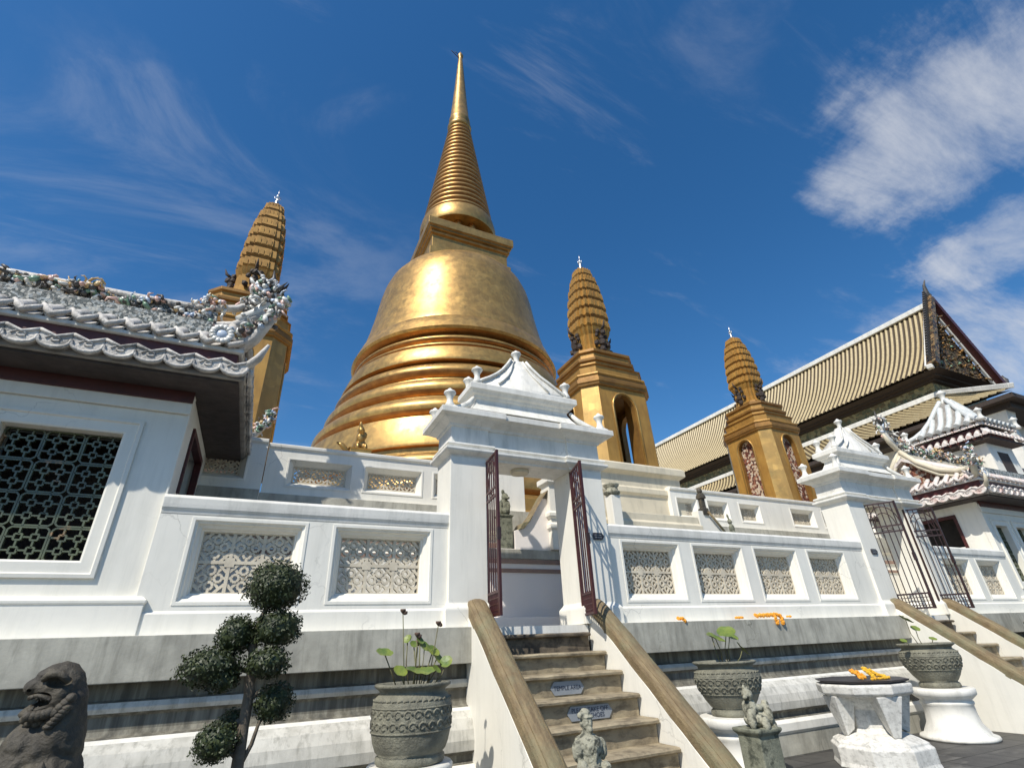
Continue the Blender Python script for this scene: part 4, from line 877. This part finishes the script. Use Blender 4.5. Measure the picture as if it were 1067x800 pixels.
    rg.box(*sorted((X(.15), X(LEN))), yr-.09, yr+.09, zr-.15, zr+.02)
    for zz, r in ((zr-.02, .07), (zr+.32, .06)):
        rg.tube([(X(LEN), yr, zz), (X(1.2), yr, zz), (X(.4), yr, zz+.03), (X(-.05), yr, zz+.16), (X(-.38), yr, zz+.42), (X(-.50), yr, zz+.66)], [r, r, r, r, r*.9, r*.5], 8)
    # raking ridges down to the corners
    for sy in (-1, 1):
        pts = [(X(-.05), yr, zr+.12), (X(-.08), yr+sy*.35, zr-.35), (X(-.12), yr+sy*.8, zr-.72), (X(-.22), yr+sy*1.25, zr-.90), (X(-.36), yr+sy*1.55, zr-.92)]
        rg.tube(pts, [.07, .075, .075, .075, .06], 8); rg.tube([(x, y, z-.14) for x, y, z in pts], [.05]*5, 8)
        cpt = (X(-.50), 7.95+sy*1.75)
        rg.tube([(X(-.25), 7.95+sy*1.45, 5.12), (X(-.45), 7.95+sy*1.68, 5.06), (cpt[0]-side*.05, cpt[1], 5.16), (cpt[0]-side*.2, cpt[1]+sy*.12, 5.42), (cpt[0]-side*.24, cpt[1]+sy*.16, 5.62)], [.08, .08, .08, .06, .02], 8)
        rg.tube([(X(-.30), 7.95+sy*1.55, 4.72), (X(-.52), 7.95+sy*1.78, 4.70), (X(-.66), 7.95+sy*1.92, 4.80), (X(-.75), 7.95+sy*1.98, 4.98)], [.05, .06, .05, .02], 8)
    rg.build('roof_ridge', tile_w if not full else cream, root)
    orn = MB()
    ornament(orn, [(X(.25+.12*i), yr-.05, zr+.16+random.uniform(-.10, .12)) for i in range(int((LEN-1)/.12))], .13, 900, .075, 6, 11, (6, 2, 3, 7, 2, 1))
    for u in (1.9, 4.4, 6.6): ornament(orn, [(X(u), yr-.06, zr+.30), (X(u+.15), yr-.05, zr+.22), (X(u-.15), yr-.05, zr+.26)], .16, 60, .08, 6, 12, (2, 2, 1, 2, 5, 0))
    tag(orn.build('ridge_flowers', PORC, root), kind='stuff')
    rb = MB(); rb.box(*sorted((X(.2), X(LEN))), yr-.035, yr+.035, zr-.1, zr+.3); rb.build('ridge_wall', mosaic_b, root)
    dg = MB()
    dpt = [(X(-.12), yr, zr+.42), (X(-.25), yr, zr+.62), (X(-.40), yr, zr+.80), (X(-.46), yr, zr+1.0), (X(-.30), yr-.02, zr+.92), (X(-.36), yr, zr+1.05)]
    ornament(dg, dpt, .17, 170, .085, 6, 21, (7, 2, 1, 3, 1, 2)); 
    dg.tube([(X(-.1), yr, zr+.25), (X(-.35), yr, zr+.5), (X(-.52), yr, zr+.85), (X(-.50), yr, zr+1.2)], [.08, .085, .07, .03], 8, 0)
    for d_ in ((-.70, 1.05, .3), (-.20, 1.2, .1), (-.45, 1.3, .0)):
        dg.tube([(X(-.40), yr, zr+.85), (X((d_[0]-.4)/2-.05), yr-d_[2]*.3, zr+d_[1]-.05), (X(d_[0]), yr-d_[2]*.3, zr+d_[1]+.12)], [.05, .035, .006], 6, 3)
    ornament(dg, [(X(.35), yr, zr+.45), (X(.22), yr, zr+.42), (X(.48), yr, zr+.4)], .15, 70, .07, 6, 22, (7, 3, 1, 1, 2, 1))
    dg.build('dragon_finial', PORC, root)
    for sy in (-1, 1):
        co_ = MB(); cpt = Vector((X(-.52), 7.95+sy*1.75, 5.12))
        pts = [cpt+Vector((side*.25, -sy*.15, .08)), cpt+Vector((side*.05, 0, .12)), cpt+Vector((-side*.12, sy*.08, .25)), cpt+Vector((-side*.22, sy*.14, .42)), cpt+Vector((-side*.26, sy*.15, .56))]
        ornament(co_, pts, .13, 170, .065, 6, 31+sy, (6, 3, 3, 3, 1, 2)); co_.build('corner_flowers', PORC, root)
    cp_ = Vector((X(-.2), 6.20, 5.12)); co_ = MB()
    for k in range(14):
        a = k*2*pi/14; co_.ball(cp_+Vector((.10*cos(a), -.06, .10*sin(a))), .045, 1, 0, (1, .5, 1))
    co_.ball(cp_+Vector((0, -.03, 0)), .08, 2, 5, (1, .6, 1)); co_.build('rosette', PORC, root)
    bk = MB(); ornament(bk, [(X(-.55), 9.6, 4.55), (X(-.62), 9.65, 4.75), (X(-.50), 9.6, 4.3)], .16, 90, .08, 6, 44, (4, 4, 2, 4, 1, 1)); bk.build('eave_flowers', PORC, root)
    if full:   # raised lantern storey with pyramid roof
        cx, cy = X(5.25), 8.3
        mb = MB(); mb.stack(cx-.85, cx+.85, cy-.85, cy+.85, [(0, 5.2), (0, 7.05)]); mb.build('lantern_wall', white_clean, root)
        mb = MB(); mb.box(cx-.35, cx+.35, cy-.86, cy-.853, 6.0, 6.75); mb.build('lantern_window', soffit_m, root)
        mb = MB(); mb.stack(cx-1.15, cx+1.15, cy-1.15, cy+1.15, [(-.3, 7.0), (0, 7.05), (0, 7.12)]); mb.build('lantern_soffit', wood_d, root)
        mb = MB(); mb.stack(cx-1.0, cx+1.0, cy-1.0, cy+1.0, [(0, 7.12), (0, 7.52)]); mb.build('lantern_board', maroon, root)
        cs = MB()
        for (h, z) in ((1.22, 7.22), (1.10, 7.60)):
            for k in range(4):
                R = Matrix.Rotation(k*pi/2, 3, 'Z'); nn = 10
                for i in range(nn):
                    u = -h+2*h*(i+.5)/nn; w = h/nn
                    rows = []
                    for t_ in (0, 1):
                        rows.append([Vector((cx, cy, z+.14*t_))+R @ Vector((u+w*.62*cos(pi-pi*q/6), -h+.2*t_, w*.8*sin(pi*q/6))) for q in range(7)])
                    cs.loops([r+[r[-1]+Vector((0, 0, -.04)), r[0]+Vector((0, 0, -.04))] for r in rows], 0, True)
                    cs.ball(Vector((cx, cy, z-.02))+R @ Vector((u+w, -h-.01, 0)), w*.55, 1, 0, (1, .6, .8))
        cs.build('lantern_tile_course', tm, root)
        rf = MB(); k = [(1.16, 7.70), (.98, 7.80), (.74, 8.02), (.50, 8.35), (.28, 8.75), (.13, 9.0), (.10, 9.05)]
        rf.loops([[(cx-w, cy-w, z), (cx+w, cy-w, z), (cx+w, cy+w, z), (cx-w, cy+w, z)] for w, z in k], 1, True)
        for q in range(4):
            R = Matrix.Rotation(q*pi/2, 3, 'Z')
            for u in (-1, -.72, -.43, -.14, .14, .43, .72):
                pts = []
                for w, z in k:
                    lim = w; uu = u*1.0
                    if abs(u) <= w or u == -1: pts.append(Vector((cx, cy, z))+R @ Vector((-w if u == -1 else u, -w, .03)))
                if len(pts) > 1: rf.tube(pts, .09 if u == -1 else .095, 8)
        rf.build('lantern_roof', [tile_white, fascia_m], root)
        for c_, k_ in [((cx, cy, 9.05), 1.7)]+[((cx+sx*1.18, cy+sy*1.18, 7.75), 1.3) for sx in (-1, 1) for sy in (-1, 1)]:
            fn = MB(); finial(fn, c_, k_); fn.build('lantern_finial', white, root)
    return root
pavilion(-1, 'left pavilion with green lattice window under a porcelain dragon roof, beside the left wall', tile_w, [(.57, 1.65), (2.35, 3.4)], False)
pavilion(1, 'right pavilion with pink and white roof tiles and a small raised pyramid roof', tile_p, [(.42, 1.02), (1.5, 2.1), (2.6, 3.2)], True)
# ------------------------------------------------------------------ lotus jars
def lotus_leaf(mb, base, top, r, tilt, m=1):
    base = Vector(base); top = Vector(top); mid = (base+top)/2+Vector((random.uniform(-.03, .03), random.uniform(-.03, .03), 0))
    mb.tube([base, mid, top], .006, 5, 0)
    n = Vector((random.uniform(-tilt, tilt), -tilt*.9, 1)).normalized(); R = n.to_track_quat('Z', 'Y').to_matrix(); nn = 16
    rings = []
    for k, q in enumerate((.02, .5, .8, 1.0)):
        rings.append([top+R @ Vector((r*q*cos(2*pi*j/nn), r*q*sin(2*pi*j/nn), .18*r*q*q+.05*r*q*sin(j*2.1+k))) for j in range(nn)])
    mb.loops(rings, m, True, True, False)
def jar(cx, cy, z0, z1, R, label, plants, ped=None, pods=(), group='lotus jars along the plinth', barrel=False):
    root = empty('lotus_jar', (cx, cy, z0), label, 'plant pot', group); h = z1-z0
    pf = [(.64, 0), (.68, .03), (.66, .10), (.60, .13), (.66, .17), (.78, .28), (.92, .46), (.985, .60), (1.0, .68), (.985, .76), (.93, .82), (.86, .855), (.83, .87), (.84, .91), (.93, .945), (.97, .96), (.975, .985), (.95, 1.0), (.86, 1.0), (.80, .96), (.78, .90)]
    if barrel: pf = [(.80, 0), (.84, .03), (.84, .09), (.78, .115), (.86, .16), (.93, .26), (.985, .40), (1.0, .55), (.99, .70)]+pf[9:]
    mb = MB(); mb.lathe((cx, cy, z0), [(r*R, z*h) for r, z in pf], 48, 0, True, True, False)
    # carved relief: a rope line and scrolls round the belly
    ra = lambda zz: next((p_[0]+(q_[0]-p_[0])*(zz-p_[1])/max(1e-6, q_[1]-p_[1]) for p_, q_ in zip(pf, pf[1:]) if p_[1] <= zz <= q_[1]), 1)*R
    for k in range(40):
        a = 2*pi*k/40; b_ = a+.11; r_ = ra(.79)
        mb.tube([(cx+r_*cos(a), cy+r_*sin(a), z0+.775*h), (cx+(r_+.004)*cos(a+.055), cy+(r_+.004)*sin(a+.055), z0+.80*h), (cx+r_*cos(b_), cy+r_*sin(b_), z0+.785*h)], .009, 5)
    rd = random.Random(int(cx*10))
    for k in range(26):
        for band, zc_ in ((0, .62), (1, .48)):
            a0 = 2*pi*(k+.5*band)/26; pts = []
            for q_ in range(8):
                t_ = q_*.85; rr_ = .045*(1-q_/9.5); zz = zc_+rr_*sin(t_)/h*1.0; pts.append((cx+(ra(zz)-.002)*cos(a0+rr_*cos(t_)/R), cy+(ra(zz)-.002)*sin(a0+rr_*cos(t_)/R), z0+zz*h))
            mb.tube(pts, .011, 5)
    for zz in (.70, .40): mb.tube([(cx+ra(zz)*cos(2*pi*q_/48), cy+ra(zz)*sin(2*pi*q_/48), z0+zz*h) for q_ in range(49)], .008, 5)
    mb.build('jar', jar_m, root)
    mb = MB(); mb.lathe((cx, cy, z0+.90*h), [(.80*R, 0), (.02, .005)], 24, cap0=False); mb.build('soil', stone, root)
    pl = MB()
    for (dx, dy, hh, r, tl) in plants: lotus_leaf(pl, (cx+dx*.5, cy+dy*.5, z0+.9*h), (cx+dx, cy+dy, z1+hh), r, tl)
    for (dx, dy, hh) in pods:
        pl.tube([(cx+dx*.6, cy+dy, z0+.9*h), (cx+dx, cy+dy, z1+hh)], .005, 5, 0)
        pl.lathe((cx+dx, cy+dy, z1+hh-.01), [(.006, 0), (.03, .03), (.028, .045)], 10, 2)
        pl.ball((cx+dx+.02, cy+dy, z1+hh), .025, 1, 2, jit=.3)
    pl.build('lotus_plant', [stem_m, lotus_m, pod_m], root)
    if ped:
        p = MB(); rr = ped
        p.lathe((cx, cy, 0), [(rr*1.12, .005), (rr*1.15, .03), (rr*1.12, .06), (rr*.98, .08), (rr*.94, .12), (rr*.80, .22), (rr*.76, .34), (rr*.76, z0-.24), (rr*.80, z0-.22), (rr*.80, z0-.19), (rr*.76, z0-.17), (rr*.90, z0-.12), (rr*.97, z0-.09), (rr*.98, z0-.02), (rr*.94, z0-.002)], 48)
        o = p.build('jar_pedestal', white, loc=(cx, cy, 0))
        return root, o
    return root, None
r1, p1 = jar(1.52, 5.55, .66, 1.29, .375, 'big carved stone jar with thin lotus stems and dry pods, left of the near staircase',
    [(-.30, 0, .26, .085, .5), (-.16, -.1, .10, .07, .9), (-.02, -.12, .09, .10, .3), (.08, -.1, .08, .11, .3), (.1, .0, .30, .08, .8), (.18, -.02, .26, .075, .9), (.22, -.05, .20, .08, 1.1), (.30, -.1, .16, .065, 1.2), (-.05, .1, .38, .045, 1.4), (.0, .05, .33, .04, 1.4), (.05, 0, .36, .045, 1.3), (.2, -.1, .1, .05, .9)], .40, [(-.14, 0, .62), (.02, 0, .40), (.24, 0, .50), (.06, .1, .33)], barrel=True)
tag(p1, 'plain white round pedestal under the big jar left of the near staircase', 'pedestal', 'white jar pedestals')
r2, p2 = jar(5.62, 5.55, .70, 1.29, .40, 'stone lotus jar with bright round leaves, just right of the near staircase',
    [(-.16, -.1, .26, .12, .6), (.05, -.1, .32, .12, .5), (.20, 0, .28, .11, .8), (.25, -.12, .12, .10, 1.0), (-.02, .1, .28, .08, .5)], .44)
tag(p2, 'white round pedestal under the jar behind the seated stone figure', 'pedestal', 'white jar pedestals')
r3, p3 = jar(10.38, 5.68, .70, 1.34, .42, 'stone lotus jar with two small yellow leaves, beside the far staircase wall',
    [(-.28, 0, .36, .11, .6), (-.1, 0, .22, .07, .8), (.3, 0, .05, .06, .5), (-.55, 0, .05, .05, .6)], .45)
tag(p3, 'wide white round pedestal between the offering table and far staircase', 'pedestal', 'white jar pedestals')
r4, p4 = jar(15.3, 5.7, .9, 1.6, .5, 'dark lotus jar with yellow green leaves at the right edge beyond the far staircase',
    [(-.45, 0, .20, .16, .6), (-.1, 0, .18, .18, .5), (.15, 0, .30, .18, .5), (.4, 0, .15, .16, .7)], .52)
tag(p4, 'white round pedestal hidden behind the far staircase rail at the right edge', 'pedestal', 'white jar pedestals')
# ------------------------------------------------------------------ offering table
tb = empty('offering_table', (7.95, 5.35, 0), 'carved white stone offering table with splayed triangular brackets, before the plinth', 'table')
cx, cy = 7.85, 5.30
mb = MB(); mb.lathe((cx, cy, 0), [(.62, .004), (.60, .06), (.60, .22), (.56, .25), (.56, .27), (.40, .34), (.30, .36)], 8, 0, False, ph=pi/8); mb.build('base', carved_white, tb, bevel=.012)
mb = MB(); mb.lathe((cx, cy, 0), [(.28, .35), (.24, .42), (.24, .62), (.30, .70), (.34, .79)], 8, 0, False, ph=pi/8); mb.build('stem', carved_white, tb, bevel=.01)
for k in range(4):
    a = pi/4+k*pi/2+.35; e = Vector((cos(a), sin(a), 0)); n_ = Vector((-sin(a), cos(a), 0)); O = Vector((cx, cy, 0)); mb = MB()
    tri = [(e*.42, .33, .05), (e*.52, .79, .17), (e*.22, .79, .12), (e*.30, .40, .04)]
    A_ = [O+v+Vector((0, 0, z))-n_*w for v, z, w in tri]; B_ = [O+v+Vector((0, 0, z))+n_*w for v, z, w in tri]
    mb.loops([A_, B_]); mb.build('bracket', carved_white, tb, bevel=.01)
mb = MB(); mb.lathe((cx, cy, 0), [(.52, .785), (.58, .82), (.59, .91), (.57, .93)], 8, 0, False, ph=pi/8); mb.build('top', carved_white, tb, bevel=.012)
mb = MB(); mb.lathe((cx, cy, 0), [(.50, .932), (.57, .955), (.585, .975), (.55, .972), (.3, .965)], 8, 0, False, ph=pi/8); o = mb.build('tray', tray_m, bevel=.006, loc=(cx, cy, .93)); tag(o, 'dark octagonal tray lying on the white offering table', 'tray')
def garland(pts, r, m, label, name='flower_garland', group='marigold garlands left as offerings'):
    mb = MB(); rd = random.Random(len(pts)); P = [Vector(p) for p in pts]
    for i in range(len(P)-1):
        n = max(2, int((P[i+1]-P[i]).length/(r*.8)))
        for k in range(n):
            p = P[i].lerp(P[i+1], k/n)
            for _ in range(3): mb.ball(p+Vector((rd.uniform(-1, 1), rd.uniform(-1, 1), rd.uniform(-.5, 1)))*r*.4, r*rd.uniform(.6, .9), 1, 0, jit=.2, sm=False)
    o = mb.build(name, m, loc=P[0]); tag(o, label, 'garland', group)
garland([(cx-.25, cy-.2, .99), (cx-.28, cy-.1, 1.08), (cx-.18, cy-.12, 1.05), (cx-.16, cy-.2, .99)], .03, orange, 'small looped orange garland at the left of the tray on the offering table')
garland([(cx+.02, cy-.2, .99), (cx+.0, cy-.1, 1.10), (cx+.1, cy-.15, 1.04), (cx+.16, cy-.2, 1.0), (cx+.22, cy-.25, .985)], .03, yellow, 'looped yellow garland in the middle of the tray on the offering table')
garland([(cx-.2, cy-.3, .985), (cx, cy-.34, .985), (cx+.2, cy-.3, .985)], .018, yellow, 'thin yellow garland lying flat along the front of the tray')
def ledge_pt(px, py): return at(px, py, 6.47)
g0 = ledge_pt(711, 652); garland([(g0.x-.03, 6.50, 1.84), (g0.x+.02, 6.45, 1.83), (g0.x+.05, 6.42, 1.77)], .03, orange, 'single orange flower head on the ledge nearest the near staircase')
g0 = ledge_pt(773, 645); garland([(g0.x-.1, 6.5, 1.83), (g0.x+.05, 6.48, 1.83)], .022, orange, 'small orange flower pair on the ledge above the right jar')
g0 = ledge_pt(790, 645); g1 = ledge_pt(812, 645); garland([(g0.x, 6.5, 1.85), (g1.x-.1, 6.46, 1.86), (g1.x, 6.43, 1.84), (g1.x, 6.41, 1.70)], .035, orange, 'largest orange garland drooping over the ledge under the third lattice window')
garland([(g1.x-.14, 6.425, 1.84), (g1.x-.13, 6.41, 1.70)], .03, orange, 'short orange strand hanging from the ledge under the largest garland')
g0 = ledge_pt(824, 645); garland([(g0.x-.04, 6.5, 1.83), (g0.x+.05, 6.48, 1.83)], .02, orange, 'rightmost small orange flower on the ledge')
# ------------------------------------------------------------------ stone lion near the camera
LY = 2.9
ln = empty('stone_lion', (-.62, LY, 0), 'dark weathered stone lion with open mouth in profile, at the bottom left', 'statue')
mb = MB()
def LB(px, py, rx, rz, ry=None, dy=0):
    p = at(px, py, LY+dy); k = .0043; mb.ball(p, 1, 2, 0, (rx*k, (ry or min(rx, rz))*k, rz*k))
LB(61, 715, 20, 21, 20); LB(68, 721, 15, 22, 22); LB(62, 704, 17, 11, 18); LB(45, 703, 5, 5, 8, -.03)         # skull, brow
LB(40, 714, 11, 8, 14, -.01); LB(33, 718, 5.5, 5, 10, -.02); LB(46, 712, 8, 7, 14)                        # muzzle, nose
LB(35, 743, 11, 5, 10, -.02); LB(28, 742, 4, 5, 8, -.02); LB(48, 745, 11, 8, 12); LB(56, 738, 10, 14, 14)                   # lower jaw
LB(71, 745, 13, 30, 22); LB(72, 775, 11, 22, 22); LB(62, 768, 18, 34, 26)       # mane down the back
LB(30, 775, 19, 20, 24); LB(22, 795, 20, 20, 26); LB(45, 780, 20, 26, 26); LB(76, 782, 7, 14, 20, .05)   # chest, shoulder
LB(10, 800, 8, 10, 12, -.03); LB(12, 775, 4, 3, 4, -.05)
LB(42, 824, 29, 38, 34); LB(44, 872, 34, 50, 40); LB(20, 870, 10, 50, 12, -.15); LB(20, 870, 10, 50, 12, .12)
o = mb.build('body', stone, ln, loc=(-.62, LY, 1)); remesh(o, .007, .010, .05)
carve(o, [(at(60, 710, LY-.105), (.050, .062, .026)), (at(68, 715, LY-.11), (.022, .035, .018)), (at(41, 729, LY-.06), (.046, .080, .028)), (at(29, 731, LY-.03), (.030, .06, .012)), (at(30, 719, LY-.06), (.008, .02, .006))])
mb = MB()    # curled mane beads and collar
for i in range(9):
    p = at(74-5.6*i, 727+5*i-(.55*i*i*.6 if i > 3 else 0), LY-.095); mb.ball(p, .019, 2, 0)
for i in range(7):
    p = at(26+4.2*i, 749+.5*i+(i % 2)*3, LY-.06); mb.ball(p, .017, 2, 0)
for i in range(6):
    p = at(70-4*i, 737+4*i, LY-.10); mb.lathe(p, [(.004, -.01), (.016, -.006), (.018, .004), (.010, .010)], 10)
mb.tube([at(45, 708, LY-.07), at(52, 702, LY-.09), at(63, 701, LY-.10), at(72, 710, LY-.10)], [.010, .014, .014, .010], 8)
mb.tube([at(30, 727, LY-.05), at(40, 724, LY-.06), at(52, 727, LY-.07), at(53, 735, LY-.07), at(40, 739, LY-.06), at(30, 740, LY-.05)], .009, 8)
mb.build('curled_mane', stone, ln)
mb = MB()
for k in range(4): mb.ball(at(34+5*k, 726+k*.6, LY-.06), .007, 1, 0, (1, 1, 1.5)); mb.ball(at(34+5*k, 738+k*.4, LY-.06), .007, 1, 0, (1, 1, 1.5))
mb.build('teeth', stone, ln)
mb = MB(); mb.stack(-.95, -.28, LY-.28, LY+.28, [(.05, .005), (.05, .15), (0, .2), (0, .72), (.05, .76), (.05, .84)]); mb.build('pedestal', stone_g, ln, bevel=.01)
# ------------------------------------------------------------------ figures on the stair posts
def stair_figure(cx, cy, zt, label, kind):
    root = empty('guardian_figure', (cx, cy, 0), label, 'statue', 'small stone figures on posts at the foot of the near stairs')
    mb = MB()
    if kind == 0:
        zb = zt-.62
        mb.stack(cx-.15, cx+.15, cy-.15, cy+.15, [(.03, .005), (.03, .12), (0, .15), (0, zb-.03), (.03, zb)]); mb.build('post', stone_g, root, bevel=.01)
        b = MB(); V = lambda x, y, z: (cx+x, cy+y, zb+z)
        b.lathe((cx, cy, zb), [(.12, 0), (.135, .04), (.12, .14), (.10, .24), (.095, .32), (.115, .40), (.10, .45), (.045, .48), (.035, .50)], 18)
        lumps(b, [(V(0, -.01, .555), (.050, .055, .062)), (V(0, -.055, .545), (.014, .02, .016)), (V(0, -.045, .505), (.028, .03, .035)), (V(-.052, 0, .55), (.012, .018, .022)), (V(.052, 0, .55), (.012, .018, .022)),
            (V(0, 0, .595), (.068, .068, .016)), (V(0, .005, .622), (.045, .045, .035)), (V(-.055, -.01, .61), (.03, .03, .028)),
            (V(-.115, -.02, .37), (.045, .05, .08)), (V(.115, -.02, .37), (.045, .05, .08)), (V(-.11, -.07, .27), (.04, .06, .055)), (V(.10, -.08, .25), (.04, .06, .05)), (V(-.04, -.13, .26), (.06, .03, .035)), (V(.04, -.13, .22), (.05, .03, .035)),
            (V(-.06, -.10, .12), (.065, .06, .05)), (V(.07, -.08, .06), (.065, .06, .06)), (V(-.12, -.03, .17), (.03, .04, .12)), (V(0, -.10, .36), (.012, .012, .10))])
        o = b.build('figure', stone_l, root, loc=(cx, cy, zb)); remesh(o, .007, .014, .03)
        d = MB()
        for r in (.035, .065, .095): d.tube([(cx+.05+r*cos(a*pi/8), cy-.135-.02*(r > .05), zb+.14+r*sin(a*pi/8)) for a in range(17)], .013, 6)
        d.build('drum', stone_l, root)
    else:
        zb = zt-.30
        mb.stack(cx-.13, cx+.13, cy-.13, cy+.13, [(.03, .005), (.03, .12), (0, .15), (0, zb-.06), (.03, zb-.03), (.03, zb)]); 
        mb.build('post', stone_g, root, bevel=.01)
        b = MB(); lumps(b, [((cx-.11, cy-.05, zb+.255), (.03, .025, .02)), ((cx-.035, cy-.03, zb+.31), (.015, .015, .03)), ((cx+.03, cy, zb+.06), (.13, .12, .07)), ((cx-.04, cy-.01, zb+.15), (.075, .07, .10)), ((cx-.06, cy-.03, zb+.27), (.05, .055, .055)), ((cx+.10, cy-.08, zb+.10), (.04, .06, .09)), ((cx-.12, cy-.08, zb+.08), (.035, .05, .09)), ((cx+.05, cy-.05, zb+.16), (.09, .035, .03)), ((cx+.12, cy-.06, zb+.19), (.03, .035, .035)), ((cx-.075, cy-.02, zb+.33), (.02, .02, .03)), ((cx+.14, cy-.08, zb-.0), (.035, .04, .09)), ((cx+.0, cy-.13, zb+.03), (.04, .04, .07))])
        o = b.build('figure', stone_l, root, loc=(cx, cy, zb)); remesh(o, .007, .014, .03)
stair_figure(2.66, 4.28, 1.04, 'pale stone figure standing with a round drum, in front of the near staircase steps', 0)
stair_figure(4.58, 4.28, 1.08, 'small seated stone figure on a green grey post right of the near staircase', 1)
# ------------------------------------------------------------------ clipped tree
TY = 5.2
tp = empty('clipped_tree', (0.05, TY, 0), 'dark green tree clipped into round balls, before the left lattice windows', 'tree')
T = lambda x, y, d=0: at(x, y, TY+d)
mb = MB()
tr_ = [(-0.02, TY, 0.0), T(243, 830), T(247, 800), T(253, 760), T(259, 725), T(263, 695), T(264, 670), T(272, 645), T(282, 625)]
mb.tube(tr_, [.06, .05, .045, .042, .040, .038, .034, .026, .018], 10)
for b in ([T(263, 700), T(250, 697), T(235, 695)], [T(263, 680), T(255, 668), T(247, 662)], [T(259, 730), T(270, 720), T(282, 725)], [T(246, 805), T(262, 775), T(270, 752), T(282, 738)], [T(248, 790), T(236, 780), T(226, 776)], [T(254, 755), T(246, 750)], [T(264, 690), T(272, 688), T(279, 690)], [T(266, 668), T(278, 660), T(288, 656)]):
    mb.tube(b, [.022, .018, .012][:len(b)] if len(b) < 4 else [.02, .016, .014, .01], 7)
mb.build('trunk', bark, tp)
def ball_leaves(px, py, rx, ry, d=0, dens=1.0, seed=0):
    c = T(px, py, d); k = .0079; a, b = rx*k, ry*k*1.02; rd = random.Random(seed); mb = MB()
    nn = int(2900*dens*(a*b/.05))
    for _ in range(nn):
        v = Vector((rd.gauss(0, 1), rd.gauss(0, 1), rd.gauss(0, 1))).normalized()
        lump = 1+.16*mnoise.noise(v*2.6+Vector((seed, 0, 0)))+.10*mnoise.noise(v*7)
        q = rd.random(); rad = lump*(rd.uniform(.80, 1.02) if q < .95 else rd.uniform(1.0, 1.10))
        p = c+Vector((v.x*a, v.y*a*.95, v.z*b))*rad; s0 = rd.uniform(.010, .019)
        n_ = (v+Vector((rd.uniform(-.8, .8), rd.uniform(-.8, .8), rd.uniform(-.8, .8)))).normalized(); u = n_.orthogonal().normalized(); w = n_.cross(u); an = rd.uniform(0, 6.28); u, w = u*cos(an)+w*sin(an), w*cos(an)-u*sin(an)
        mb.add([p-u*s0, p-w*s0*.5, p+u*s0, p+w*s0*.5], [(0, 1, 2, 3)], 0)
    mb.ball(c, 1, 3, 0, (a*.80, a*.78, b*.80), jit=.05)
    mb.build('foliage_ball', leaf_d, tp)
for i, q in enumerate([(288.5, 611, 33, 27), (246, 661, 19, 19), (289, 655, 26, 19, -.05), (220, 695, 30, 19), (232, 708, 16, 12, -.05), (279, 690, 22, 15, -.12), (286, 731, 19, 19), (225, 773, 20, 18, -.05), (243, 751, 13, 12, .12)]):
    ball_leaves(*q[:4], d=q[4] if len(q) > 4 else 0, seed=i)
